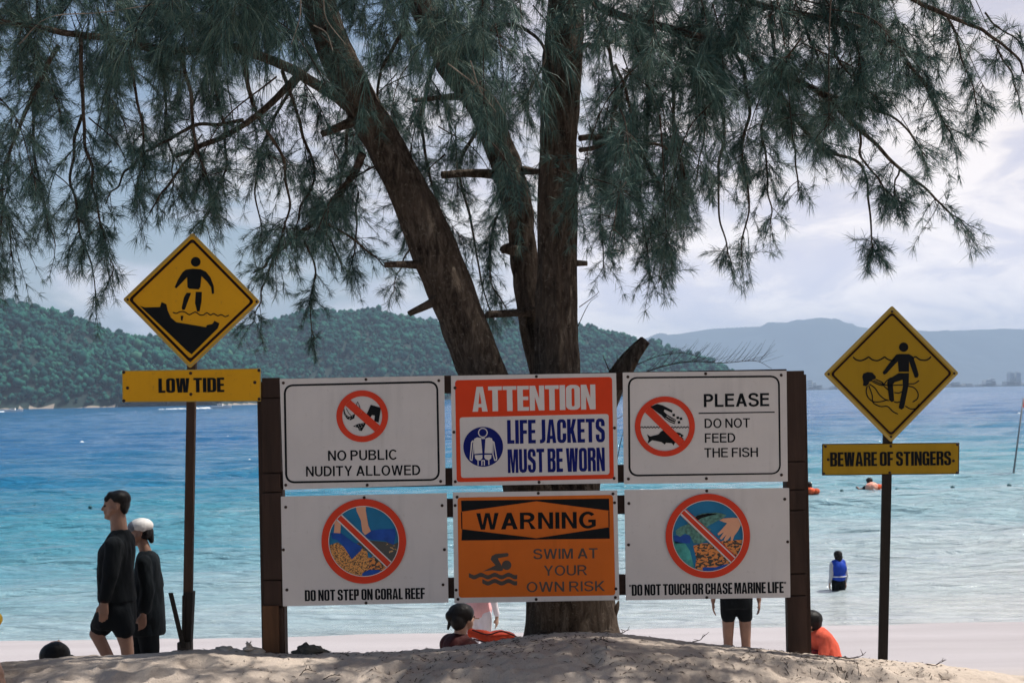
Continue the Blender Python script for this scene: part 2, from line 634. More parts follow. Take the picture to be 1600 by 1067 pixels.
def grid_mesh(X, Y_):
    n, m = X.shape
    idx = np.arange(n * m).reshape(n, m)
    return np.stack((idx[:-1, :-1], idx[:-1, 1:], idx[1:, 1:], idx[1:, :-1]), -1).reshape(-1, 4)


def sand_material():
    m, t, b = new_mat("beach_sand")
    v = pos_coord(t)
    s_ = N(t, "ShaderNodeSeparateXYZ")
    t.links.new(v, s_.inputs[0])
    big = noise(t, v, 2.2, 5.0)
    grain = noise(t, v, 140.0, 4.0, 0.7)
    spot = noise(t, v, 22.0, 6.0, 0.7, 0.4)
    base = ramp_node(t, big, [(0.3, (0.46, 0.385, 0.325)), (0.7, (0.60, 0.51, 0.435))])
    base = mixc(t, ramp_node(t, grain, [(0.30, 0.55), (0.48, 0.0)]), base, (0.25, 0.20, 0.165))
    base = mixc(t, ramp_node(t, spot, [(0.62, 0.0), (0.74, 0.6)]), base, (0.17, 0.135, 0.105))
    wet = ramp_node(t, s_.outputs[1], [(0.0, 0.0), (1.0, 1.0)])
    k = math_node(t, 'MULTIPLY', math_node(t, 'SUBTRACT', s_.outputs[1], 10.5), 0.2, clamp=True)
    base = mixc(t, k, base, ramp_node(t, noise(t, v, 0.5, 6.0, 0.6, 0.3, (0.35, 1.2, 1)), [(0.3, (0.38, 0.35, 0.36)), (0.7, (0.45, 0.42, 0.435))]))
    t.links.new(base, b.inputs["Base Color"])
    h = math_node(t, 'ADD', math_node(t, 'MULTIPLY', grain, 0.4), math_node(t, 'MULTIPLY', noise(t, v, 30.0, 6.0, 0.6), 0.9))
    bump(t, b, h, 0.8, 0.016)
    b.inputs["Roughness"].default_value = 0.95
    b.inputs["Specular IOR Level"].default_value = 0.1
    return m


xs = axis([(-60, -12, 2.0), (-12, -3.2, 0.09), (-3.2, 3.2, 0.016), (3.2, 12, 0.09), (12, 60, 2.0)])
ys = axis([(-8, 5.5, 0.3), (5.5, 7.2, 0.05), (7.2, 9.0, 0.014), (9.0, 13.0, 0.06), (13, 30, 0.4), (30, 62, 3.0)])
GX, GY = np.meshgrid(xs, ys)
GZ = ground(GX, GY)
sand = build("sand", np.stack((GX, GY, GZ), -1).reshape(-1, 3), grid_mesh(GX, GY), sand_material(), smooth=True)
tag(sand, "pale beach sand heaped in a low bank under the tree", kind="structure")


def water_material():
    m, t, b = new_mat("sea_water")
    v = pos_coord(t)
    s_ = N(t, "ShaderNodeSeparateXYZ")
    t.links.new(v, s_.inputs[0])
    patch = noise(t, v, 0.035, 4.0, 0.55, 0.3, (0.45, 1.4, 1))
    streak = noise(t, v, 0.30, 5.0, 0.6, 0.5, (0.22, 1.5, 1))
    # depth of water: log of the distance off the shore, broken up by drifting patches
    lg = math_node(t, 'LOGARITHM', math_node(t, 'MAXIMUM', s_.outputs[1], 5.0), 10.0)
    lg = math_node(t, 'ADD', lg, math_node(t, 'MULTIPLY', math_node(t, 'SUBTRACT', patch, 0.5), 0.36))
    lg = math_node(t, 'ADD', lg, math_node(t, 'MULTIPLY', math_node(t, 'SUBTRACT', streak, 0.5), 0.22))
    lg = math_node(t, 'SUBTRACT', lg, math_node(t, 'MULTIPLY', math_node(t, 'DIVIDE', s_.outputs[0], math_node(t, 'MAXIMUM', s_.outputs[1], 5.0)), 0.45))  # not depth: sky glare on the right is put into the colour as paler water
    f = math_node(t, 'DIVIDE', math_node(t, 'SUBTRACT', lg, 1.3), 1.5, clamp=True)
    base = ramp_node(t, f, [(0.0, (0.52, 0.54, 0.54)), (0.10, (0.40, 0.48, 0.51)), (0.22, (0.24, 0.40, 0.46)), (0.34, (0.060, 0.26, 0.35)),
                            (0.48, (0.012, 0.15, 0.29)), (0.62, (0.004, 0.11, 0.27)), (1.0, (0.003, 0.105, 0.26))])
    t.links.new(base, b.inputs["Base Color"])
    b.inputs["IOR"].default_value = 1.33
    b.inputs["Roughness"].default_value = 0.10
    rip = noise(t, v, 2.2, 6.0, 0.62, 0.4, (0.55, 1.6, 1))
    swell = noise(t, v, 0.55, 4.0, 0.6, 0.4, (0.35, 1.5, 1))
    far = noise(t, v, 0.09, 6.0, 0.7, 0.3, (0.4, 1.3, 1))
    h = math_node(t, 'ADD', math_node(t, 'MULTIPLY', rip, 0.30), math_node(t, 'MULTIPLY', swell, 0.75))
    h = math_node(t, 'ADD', h, math_node(t, 'MULTIPLY', far, 2.6))
    n = N(t, "ShaderNodeBump", i_Strength=1.0, i_Distance=1.0)
    t.links.new(h, n.inputs["Height"])
    t.links.new(n.outputs[0], b.inputs["Normal"])
    return m


rows = np.concatenate((np.linspace(18.0, 60.0, 420), np.geomspace(60.2, 1000, 860), np.geomspace(1008, 12900, 120)))
fan = np.tan(np.concatenate((np.linspace(-1.1, -0.36, 50), np.linspace(-0.355, 0.355, 420), np.linspace(0.36, 1.1, 50))))
SX = rows[:, None] * fan[None, :]
SX = np.clip(SX, -11900, 11900)
SY = np.repeat(rows[:, None], len(fan), 1)
SZ = np.full_like(SX, WZ)
for k in range(32):
    lam = 0.55 * (26.0 / 0.55) ** (k / 31)
    ang = RNG.normal(0, 0.30)
    kx, ky = math.sin(ang) * 2 * math.pi / lam, math.cos(ang) * 2 * math.pi / lam
    step = np.gradient(rows)[:, None]
    fade = np.clip(lam / (5 * step) - 0.5, 0, 1) * np.clip((SY - 24.5) / 14.0, 0.12, 1.0)
    env = 0.6 + 0.8 * vnoise(SX * 0.11 / max(1, lam * .3), SY * 0.16 / max(1, lam * .3), seed=40 + k)
    SZ += fade * env * 0.021 * min(lam, 7.0) ** 0.68 * np.sin(kx * SX + ky * SY + RNG.uniform(0, 6.28))
sea = build("sea", np.stack((SX, SY, SZ), -1).reshape(-1, 3), grid_mesh(SX, SY), water_material(), smooth=True)


def sea_z(x, y):
    i = min(len(rows) - 1, int(np.searchsorted(rows, y)))
    j = min(len(fan) - 1, int(np.searchsorted(fan, x / y)))
    return float(SZ[i, j])


tag(sea, "rippled sea, pale by the beach and deep blue farther out", kind="structure")


# hills ---------------------------------------------------------------
def forest_material():
    m, t, b = new_mat("hill_forest")
    g = t.nodes.new("ShaderNodeNewGeometry")
    n_ = noise(t, g.outputs["Position"], 0.02, 4.0)
    leaf = noise(t, g.outputs["Position"], 0.8, 4.0, 0.7)
    f = math_node(t, 'ADD', math_node(t, 'MULTIPLY', g.outputs["Random Per Island"], 0.45), math_node(t, 'MULTIPLY', n_, 0.4))
    f = math_node(t, 'ADD', f, math_node(t, 'MULTIPLY', leaf, 0.22))
    t.links.new(ramp_node(t, f, [(0.25, (0.002, 0.020, 0.024)), (0.5, (0.006, 0.060, 0.053)), (0.72, (0.020, 0.118, 0.085)), (0.9, (0.07, 0.16, 0.10))]), b.inputs["Base Color"])
    b.inputs["Roughness"].default_value = 0.9
    b.inputs["Specular IOR Level"].default_value = 0.1
    return m


M['forest'] = forest_material()
M['hill_ground'] = rock("hill_ground", (0.004, 0.020, 0.017), (0.014, 0.034, 0.028))
M['shore_rock'] = rock("shore_rock", (0.16, 0.13, 0.10), (0.50, 0.42, 0.34))


def ico(sub, seed):
    bm = bmesh.new()
    bmesh.ops.create_icosphere(bm, subdivisions=sub, radius=1.0)
    bm.verts.index_update()
    V = np.array([v.co[:] for v in bm.verts])
    F = np.array([[v.index for v in f.verts] for f in bm.faces])
    bm.free()
    d = 1 + 0.28 * fbm(V[:, 0] * 1.6 + seed * 7, V[:, 1] * 1.6, V[:, 2] * 1.6, oct=2, seed=seed) + 0.16 * vnoise(V[:, 0] * 4.2, V[:, 1] * 4.2, V[:, 2] * 4.2, seed=seed + 5)
    return V * d[:, None], F


def hill(name, skyline, Y0, Yr, Y1, nx, ny, tree_h, count, sub, label, flabel, seed, rmin, rmax):
    """a wooded hill: terrain whose ridge, as seen over the water, follows the skyline"""
    px = np.array([p[0] for p in skyline], float)
    wx = np.array([at(p[0], p[1], Yr)[0] for p in skyline])
    wz = np.array([at(p[0], p[1], Yr)[2] for p in skyline]) - tree_h - WZ
    x = np.linspace(wx[0], wx[-1], nx)
    y = np.linspace(Y0, Y1, ny)
    X, Y = np.meshgrid(x, y)

    def height(X, Y):
        H = np.interp(X, wx, wz)
        shore = Y0 + 22 * fbm(X * 0.012, X * 0, oct=3, seed=seed)
        t = (Y - shore) / (Yr - Y0)
        up = np.where(t < 1, np.sin(np.clip(t, 0, 1) * math.pi / 2) ** 0.72, np.cos(np.clip((Y - Yr) / (Y1 - Yr), 0, 1) * math.pi / 2))
        gull = 1 + (0.22 * fbm(X / 95.0, Y / 120.0, oct=3, seed=seed + 1)) * np.sin(np.clip(t, 0, 1) * math.pi)
        return WZ - 2.0 + (np.maximum(H, 0) + 2.0) * up * gull

    Z = height(X, Y)
    mi = (Z.reshape(-1)[grid_mesh(X, Y)].mean(1) < WZ + 0.9).astype(int)
    h = build(name, np.stack((X, Y, Z), -1).reshape(-1, 3), grid_mesh(X, Y), [M['hill_ground'], M['shore_rock']], smooth=True, midx=mi)
    tag(h, label, kind="structure")
    rng = np.random.default_rng(seed)
    tx = rng.uniform(wx[0], wx[-1], count * 2)
    ty = rng.uniform(Y0, Yr + 0.25 * (Y1 - Yr), count * 2)
    tz = height(tx, ty)
    ok = tz > WZ + 1.2 + rng.uniform(0, 1.2, len(tz))
    tx, ty, tz = tx[ok][:count], ty[ok][:count], tz[ok][:count]
    n = len(tx)
    protos = []
    for i in range(7):                                    # a crown is a heap of leaf masses
        cv, cf, co_ = [], [], 0
        for q in range(5 if sub == 2 else 3):
            V_, F_ = ico(1, seed * 10 + i * 7 + q)
            a_ = rng.uniform(0, 6.28)
            d_ = rng.uniform(0.15, 0.75) if q else 0.0
            V_ = V_ * rng.uniform(0.38, 0.72) + np.array((math.cos(a_) * d_, math.sin(a_) * d_, rng.uniform(-0.45, 0.75)))
            cv.append(V_)
            cf.append(F_ + co_)
            co_ += len(V_)
        protos.append((np.concatenate(cv), np.concatenate(cf)))
    pick = rng.integers(0, 7, n)
    r = (rmin + (rmax - rmin) * rng.random(n) ** 1.7) * (1 + 0.55 * (rng.random(n) > 0.90))
    Vs, Fs, off = [], [], 0
    for k in range(7):
        PV, PF = protos[k]
        ii = np.nonzero(pick == k)[0]
        th = rng.uniform(0, 6.28, len(ii))
        c, s = np.cos(th), np.sin(th)
        rx = c[:, None] * PV[None, :, 0] - s[:, None] * PV[None, :, 1]
        ry = s[:, None] * PV[None, :, 0] + c[:, None] * PV[None, :, 1]
        rz = np.repeat(PV[None, :, 2], len(ii), 0) * rng.uniform(0.75, 1.2, len(ii))[:, None]
        rr = r[ii][:, None]
        V = np.stack((tx[ii][:, None] + rx * rr, ty[ii][:, None] + ry * rr, tz[ii][:, None] + rr * 0.75 + rz * rr), -1)
        Vs.append(V.reshape(-1, 3))
        Fs.append((PF[None] + (off + np.arange(len(ii)) * len(PV))[:, None, None]).reshape(-1, 3))
        off += len(ii) * len(PV)
    fo = build(name + "_forest", np.concatenate(Vs), np.concatenate(Fs), M['forest'], smooth=False)
    tag(fo, flabel, kind="stuff")
    return h


hill("hill", [(-900, 420), (-500, 430), (-250, 445), (-100, 452), (0, 462), (60, 475), (110, 487), (160, 508), (200, 517), (240, 517), (300, 527),
              (350, 545), (400, 566), (440, 590), (480, 606), (520, 622), (560, 632)],
     1160, 1360, 1700, 260, 120, 11.0, 10500, 2,
     "wooded headland on the left shore", "dense green forest covering the headland on the left", 5, 1.9, 4.8)
hill("hill", [(240, 560), (300, 534), (350, 518), (400, 505), (470, 491), (560, 487), (640, 486), (720, 495), (800, 489), (860, 492), (910, 505),
              (960, 516), (1000, 529), (1050, 543), (1090, 556), (1140, 577), (1165, 590), (1190, 603), (1210, 612)],
     1500, 1800, 2250, 260, 120, 13.0, 15000, 1,
     "long wooded island hill behind the tree trunks", "bluish forest covering the island behind the tree", 9, 1.9, 4.6)


def mountains():
    sk = [(700, 560), (900, 540), (1000, 530), (1060, 522), (1110, 514), (1170, 511), (1250, 508), (1330, 511), (1390, 518), (1440, 522), (1500, 519), (1560, 515),
          (1620, 514), (1800, 522), (2300, 545), (3000, 560)]
    Yr = 11000
    wx = np.array([at(p[0], p[1], Yr)[0] for p in sk])
    wz = np.array([at(p[0], p[1], Yr)[2] for p in sk]) - WZ
    X, Y = np.meshgrid(np.linspace(wx[0], wx[-1], 320), np.linspace(9000, 12800, 130))
    H = np.interp(X, wx, wz)
    t = (Y - 9000) / (Yr - 9000)
    up = np.where(t < 1, 0.02 + 0.98 * smooth01(t) ** 1.1, np.cos(np.clip((Y - Yr) / 1800, 0, 1) * 1.57))
    g = 1 + 0.35 * fbm(X / 520, Y / 700, oct=5, seed=77) * np.sin(np.clip(t, 0, 1) * math.pi)
    Z = WZ + 1.0 + H * up * g
    o = build("mountains", np.stack((X, Y, Z), -1).reshape(-1, 3), grid_mesh(X, Y), M['hill_ground'], smooth=True)
    tag(o, "hazy blue mountain range across the bay", kind="structure")


mountains()


# far town across the bay ------------------------------------------------
def far_town():
    rng = random.Random(5)
    Y = 4300.0
    shore = build("shore", *(lambda b: (np.concatenate(b.V), b.F))(MB().box((350, 4260, WZ - 1.0), (3600, 4600, WZ + 2.5), 1.0)), M['hill_ground'])
    tag(shore, "low far shore under the mountains", kind="structure")
    specs = []
    for k in range(34):
        px = rng.uniform(1250, 1640)
        if 1300 < px < 1480 and rng.random() < 0.4:
            continue
        specs.append((px, rng.uniform(7, 17), rng.uniform(2.5, 7.5), rng.random() < 0.65))
    specs += [(1266, 7, 14, True), (1273, 5, 10, True), (1546, 10, 9, False), (1552, 6, 11, True)]
    for px, wpx, hpx, pale in specs:
        x = at(px, 600, Y)[0]
        w, h = wpx * Y / FPX, hpx * Y / FPX
        mb = MB().box((x - w / 2, Y, WZ + 2.5), (x + w / 2, Y + 40, WZ + 3 + h), 0.6)
        o = empty("building", (x, Y + 20, WZ + 3))
        tag(o, "small pale building in the hazy town on the far shore" if pale else "small grey building in the hazy town on the far shore", "building", "buildings of the far town")
        mb.build("wall", M['bldg_white'] if pale else M['bldg_grey'], o)
        b2 = MB()
        nfl = max(1, int(h / 5.5))
        for i in range(nfl):
            z = WZ + 3 + (i + 0.45) * h / nfl
            b2.box((x - w * .46, Y - 0.3, z), (x + w * .46, Y + 0.2, z + h / nfl * .35))
        b2.build("window", M['bldg_dark'], o)
    for px, label in ((1582, "taller grey tower block on the far shore, nearer the yellow sign"), (1592, "taller grey tower block on the far shore, at the right end of the town")):
        x = at(px, 600, Y)[0]
        w, h = 7.5 * Y / FPX, 19 * Y / FPX
        o = empty("tower_block", (x, Y + 20, WZ + 3))
        tag(o, label, "building", "tower blocks of the far town")
        MB().box((x - w / 2, Y, WZ + 2.5), (x + w / 2, Y + 30, WZ + 3 + h), 0.5).build("wall", M['bldg_grey'], o)
        MB().box((x - w * .3, Y + 5, WZ + 3 + h), (x + w * .2, Y + 20, WZ + 3 + h + 4), 0.3).build("roof", M['bldg_grey'], o)
        b2 = MB()
        for i in range(12):
            z = WZ + 3 + (i + 0.4) * h / 12
            b2.box((x - w * .44, Y - 0.3, z), (x + w * .44, Y + 0.2, z + h / 12 * .4))
        b2.build("window", M['bldg_dark'], o)


far_town()


# ------------------------------------------------------------------ flat drawing on sign panels
YS = 8.40                                                 # distance of the sign faces
LAYER = 0.0011


def flat(polys, Y, layer):
    """polys: list of [outer, hole, hole ...] in photograph pixels -> thin sheet standing off the panel by a few coats"""
    V, F, n = [], [], 0
    y = Y - LAYER * layer
    for loops in polys:
        pts = [[at(px, py, Y) for px, py in lp] for lp in loops]
        vec = [[Vector((p[0], p[2], 0)) for p in lp] for lp in pts]
        tris = tessellate_polygon(vec)
        allp = [p for lp in pts for p in lp]
        for p in allp:
            V.append((p[0], y, p[2]))
        for a, b, c in tris:
            pa, pb, pc = (vec_flat for vec_flat in (allp[a], allp[b], allp[c]))
            cr = (pb[0] - pa[0]) * (pc[2] - pa[2]) - (pb[2] - pa[2]) * (pc[0] - pa[0])
            F.append((a + n, b + n, c + n) if cr > 0 else (a + n, c + n, b + n))
        n += len(allp)
    return np.array(V), F


def draw(name, polys, Y, layer, mat, parent):
    V, F = flat(polys, Y, layer)
    return build(name, V, F, mat, parent)


def zmap(sx, ox, oy):
    return lambda pts: [(ox + x / sx, oy + y / sx) for x, y in pts]


def circ(cx, cy, r, n=64, ry=None):
    ry = r if ry is None else ry
    return [(cx + r * math.cos(2 * math.pi * i / n), cy + ry * math.sin(2 * math.pi * i / n)) for i in range(n)]


def rrect(quad, r, n=6):
    """rounded quadrilateral from four corners"""
    out = []
    Q = [np.array(q, float) for q in quad]
    for i in range(4):
        p, a, b = Q[i], Q[i - 1], Q[(i + 1) % 4]
        u, v = (a - p) / np.linalg.norm(a - p), (b - p) / np.linalg.norm(b - p)
        s, e = p + u * r, p + v * r
        for k in range(n + 1):
            t = k / n
            out.append(tuple((1 - t) ** 2 * s + 2 * t * (1 - t) * (p * 0.85 + (s + e) * 0.075) + t * t * e))
    return out


def inset(quad, d):
    c = np.mean(np.array(quad, float), axis=0)
    out = []
    for q in quad:
        v = np.array(q, float) - c
        out.append(tuple(c + np.sign(v) * (np.abs(v) - d)))
    return out


def clip_convex(poly, clip):
    """Sutherland-Hodgman: poly cut to a convex outline (both in pixels, y down)"""
    def area(p):
        return sum(p[i - 1][0] * p[i][1] - p[i][0] * p[i - 1][1] for i in range(len(p)))
    if area(clip) < 0:
        clip = clip[::-1]
    out = list(poly)
    for i in range(len(clip)):
        a, b = clip[i - 1], clip[i]
        inp, out = out, []
        ins = lambda p: (b[0] - a[0]) * (p[1] - a[1]) - (b[1] - a[1]) * (p[0] - a[0]) >= 0
        for j in range(len(inp)):
            p, q = inp[j - 1], inp[j]
            ip, iq = ins(p), ins(q)
            if ip != iq:
                d1 = (b[0] - a[0]) * (p[1] - a[1]) - (b[1] - a[1]) * (p[0] - a[0])
                d2 = (b[0] - a[0]) * (q[1] - a[1]) - (b[1] - a[1]) * (q[0] - a[0])
                t = d1 / (d1 - d2)
                out.append((p[0] + t * (q[0] - p[0]), p[1] + t * (q[1] - p[1])))
            if iq:
                out.append(q)
        if not out:
            return []
    return out


def ribbon(path, w, n=None, taper=None):
    P = spline(path, n or max(8, len(path) * 8)) if n != 0 else np.asarray(path, float)
    T = np.gradient(P, axis=0)
    T /= np.linalg.norm(T, axis=1)[:, None] + 1e-9
    Nn = np.stack((-T[:, 1], T[:, 0]), -1)
    ww = np.full(len(P), w / 2.0) if taper is None else np.interp(np.linspace(0, 1, len(P)), np.linspace(0, 1, len(taper)), taper) / 2
    return [tuple(p) for p in P + Nn * ww[:, None]] + [tuple(p) for p in (P - Nn * ww[:, None])[::-1]]


def limb(a, b, ra, rb, n=8):
    """outline of a limb with round ends"""
    a, b = np.array(a, float), np.array(b, float)
    th = math.atan2(b[1] - a[1], b[0] - a[0])
    out = [(b[0] + rb * math.cos(th - math.pi / 2 + math.pi * i / n), b[1] + rb * math.sin(th - math.pi / 2 + math.pi * i / n)) for i in range(n + 1)]
    out += [(a[0] + ra * math.cos(th + math.pi / 2 + math.pi * i / n), a[1] + ra * math.sin(th + math.pi / 2 + math.pi * i / n)) for i in range(n + 1)]
    return out


# ---- condensed heavy capitals, drawn on a cap height of 1 (y up)
def _rr(x0, y0, x1, y1, rx, ry=None, tl=1, tr=1, br=1, bl=1, n=7):
    ry = rx if ry is None else ry
    out = []
    for (cx_, cy_, a0, on, px_, py_) in ((x1 - rx, y1 - ry, 0, tr, x1, y1), (x0 + rx, y1 - ry, 90, tl, x0, y1), (x0 + rx, y0 + ry, 180, bl, x0, y0), (x1 - rx, y0 + ry, 270, br, x1, y0)):
        if on:
            out += [(cx_ + rx * math.cos(R(a0 + 90 * k / n)), cy_ + ry * math.sin(R(a0 + 90 * k / n))) for k in range(n + 1)]
        else:
            out.append((px_, py_))
    return out


def heavy_glyphs(W_=0.50, s=0.198, b=0.15):
    def pen(path, n=40):
        P = spline(path, n)
        T = np.gradient(P, axis=0)
        T /= np.linalg.norm(T, axis=1)[:, None] + 1e-9
        Nn = np.stack((-T[:, 1], T[:, 0]), -1)
        h = np.sqrt((Nn[:, 0] * s / 2) ** 2 + (Nn[:, 1] * b / 2) ** 2)
        return [tuple(p) for p in P + Nn * h[:, None]] + [tuple(p) for p in (P - Nn * h[:, None])[::-1]]
    w = W_
    ring = [_rr(0, 0, w, 1, .20, .16), _rr(s, b * .9, w - s, 1 - b * .9, .055, .055)]
    G = {}
    G['O'] = (w, [ring])
    G['L'] = (w * .78, [[[(0, 0), (w * .78, 0), (w * .78, b), (s, b), (s, 1), (0, 1)]]])
    G['I'] = (s, [[[(0, 0), (s, 0), (s, 1), (0, 1)]]])
    tw = w * .98
    G['T'] = (tw, [[[(tw / 2 - s / 2, 0), (tw / 2 + s / 2, 0), (tw / 2 + s / 2, 1 - b), (tw, 1 - b), (tw, 1), (0, 1), (0, 1 - b), (tw / 2 - s / 2, 1 - b)]]])
    ew = w * .82
    G['E'] = (ew, [[[(0, 0), (ew, 0), (ew, b), (s, b), (s, .43), (ew * .95, .43), (ew * .95, .57), (s, .57), (s, 1 - b), (ew, 1 - b), (ew, 1), (0, 1)]]])
    G['F'] = (ew, [[[(0, 0), (s, 0), (s, .41), (ew * .95, .41), (ew * .95, .56), (s, .56), (s, 1 - b), (ew, 1 - b), (ew, 1), (0, 1)]]])
    G['H'] = (w, [[[(0, 0), (s, 0), (s, .43), (w - s, .43), (w - s, 0), (w, 0), (w, 1), (w - s, 1), (w - s, .58), (s, .58), (s, 1), (0, 1)]]])
    G['D'] = (w, [[_rr(0, 0, w, 1, .20, .16, tl=0, bl=0), _rr(s, b * .9, w - s, 1 - b * .9, .05, .05, tl=0, bl=0)]])
    G['U'] = (w, [[[(0, 1), (s, 1), (s, .20), (s + .02, b), (w / 2, b * .85), (w - s - .02, b), (w - s, .20), (w - s, 1), (w, 1), (w, .18), (w - .06, .05), (w / 2 + .06, 0), (w / 2 - .06, 0), (.06, .05), (0, .18)][::-1]]])
    G['J'] = (w * .62, [[[(0, .0), (.12, 0), (.24, .04), (w * .62, .14), (w * .62, 1), (w * .62 - s, 1), (w * .62 - s, .20), (.08, .15), (0, .15)]]])
    nw = w * 1.04
    G['N'] = (nw, [[[(0, 0), (s * .92, 0), (s * .92, .55), (nw - s, 0), (nw, 0), (nw, 1), (nw - s * .92, 1), (nw - s * .92, .47), (s, 1), (0, 1)]]])
    mw = w * 1.32
    G['M'] = (mw, [[[(0, 0), (s * .85, 0), (s * .85, .68), (mw / 2 - .07, 0), (mw / 2 + .07, 0), (mw - s * .85, .68), (mw - s * .85, 0), (mw, 0), (mw, 1), (mw - s * 1.35, 1), (mw / 2, .42), (s * 1.35, 1), (0, 1)]]])
    ww = w * 1.52
    G['W'] = (ww, [[[(.10, 0), (.10 + s * 1.25, 0), (ww / 2, .62), (ww - .10 - s * 1.25, 0), (ww - .10, 0), (ww, 1), (ww - s, 1), (ww - .20, .38), (ww / 2 + s * .62, 1), (ww / 2 - s * .62, 1), (.20, .38), (s, 1), (0, 1)]]])
    aw = w * 1.08
    G['A'] = (aw, [[[(0, 0), (s * .98, 0), (s * 1.08, .17), (aw - s * 1.08, .17), (aw - s * .98, 0), (aw, 0), (aw * .71, 1), (aw * .29, 1)], [(aw * .40, .31), (aw * .60, .31), (aw * .5, .80)]]])
    G['K'] = (w * 1.02, [[[(0, 0), (s, 0), (s, .36), (s + .02, .40), (w * 1.02 - s * 1.05, 0), (w * 1.02, 0), (s + .155, .55), (w, 1), (w - s, 1), (s, .62), (s, 1), (0, 1)]]])
    G['P'] = (w * .96, [[[(0, 0), (s, 0), (s, .38)] + _rr(0, .38, w * .96, 1, .18, .14, tl=0, bl=0)[8 + 8 + 0:][0:0] + [(w * .80, .38), (w * .91, .42), (w * .96, .51), (w * .96, .87), (w * .91, .96), (w * .80, 1), (0, 1)], [(s, .52), (w * .96 - s, .54), (w * .96 - s, .84), (s, .86)]]])
    G['R'] = (w, [[[(0, 0), (s, 0), (s, .46), (w - s - .03, .44), (w - s, .38), (w - s, 0), (w, 0), (w, .40), (w - .03, .48), (w - .09, .52), (w - .03, .57), (w, .66), (w, .87), (w - .05, .96), (w - .13, 1), (0, 1)], [(s, .60), (w - s - .01, .61), (w - s, .66), (w - s, .82), (w - s - .01, .86), (s, .87)]]])
    G['B'] = (w, [[[(0, 0), (w - .13, 0), (w - .04, .05), (w, .15), (w, .40), (w - .03, .48), (w - .09, .525), (w - .03, .57), (w, .65), (w, .87), (w - .05, .96), (w - .13, 1), (0, 1)],
                    [(s, .135), (w - s - .01, .14), (w - s, .19), (w - s, .41), (w - s - .01, .45), (s, .46)], [(s, .59), (w - s - .01, .60), (w - s, .64), (w - s, .81), (w - s - .01, .86), (s, .865)]]])
    G['C'] = (w, [[[(w, .62), (w, .82), (w - .05, .94), (w - .15, 1), (.15, 1), (.05, .94), (0, .82), (0, .18), (.05, .06), (.15, 0), (w - .15, 0), (w - .05, .06), (w, .18), (w, .40), (w - s, .40), (w - s, .17), (w - s - .02, .135), (s + .02, .135), (s, .17), (s, .83), (s + .02, .865), (w - s - .02, .865), (w - s, .83), (w - s, .62)]]])
    G['G'] = (w, [[[(w, .64), (w, .82), (w - .05, .94), (w - .15, 1), (.15, 1), (.05, .94), (0, .82), (0, .18), (.05, .06), (.15, 0), (w - .17, 0), (w - .12, .05), (w - .10, 0), (w, 0), (w, .53), (w / 2 + .01, .53), (w / 2 + .01, .40), (w - s, .40), (w - s, .17), (w - s - .02, .135), (s + .02, .135), (s, .17), (s, .83), (s + .02, .865), (w - s - .02, .865), (w - s, .83), (w - s, .64)]]])
    G['S'] = (w, [[[(w - s, .68), (w, .68), (w, .83), (w - .05, .94), (w - .15, 1), (.15, 1), (.05, .94), (0, .82), (0, .66), (.03, .57), (w - s, .38), (w - s, .17), (w - s - .02, .135), (s + .02, .135), (s, .17), (s, .33), (0, .33), (0, .17), (.05, .06), (.15, 0), (w - .15, 0), (w - .05, .06), (w, .17), (w, .40), (w - .03, .50), (s, .69), (s, .83), (s + .02, .865), (w - s - .02, .865), (w - s, .83)]]])
    G['"'] = (.20, [[[(0, .80), (.07, .80), (.08, 1), (0, 1)]], [[(.12, .80), (.19, .80), (.20, 1), (.12, 1)]]])
    return G


HEAVY = heavy_glyphs()


def heavy_text(txt, p0, p1, cap, gap=0.055, space=0.24, glyphs=None):
    """letters set from p0 (baseline left) to p1 (baseline right) in pixels, cap height in pixels"""
    G = glyphs or HEAVY
    pen, items = 0.0, []
    for i, ch in enumerate(txt):
        if ch == ' ':
            pen += space - gap
            continue
        w, shapes = G[ch]
        items.append((pen, shapes))
        pen += w + gap
    total = pen - gap
    p0, p1 = np.array(p0, float), np.array(p1, float)
    ex = (p1 - p0) / total
    d = (p1 - p0) / np.linalg.norm(p1 - p0)
    ey = np.array((d[1], -d[0])) * cap
    return [[[tuple(p0 + ex * (x0 + x) + ey * y) for x, y in lp] for lp in loops] for x0, shapes in items for loops in shapes]


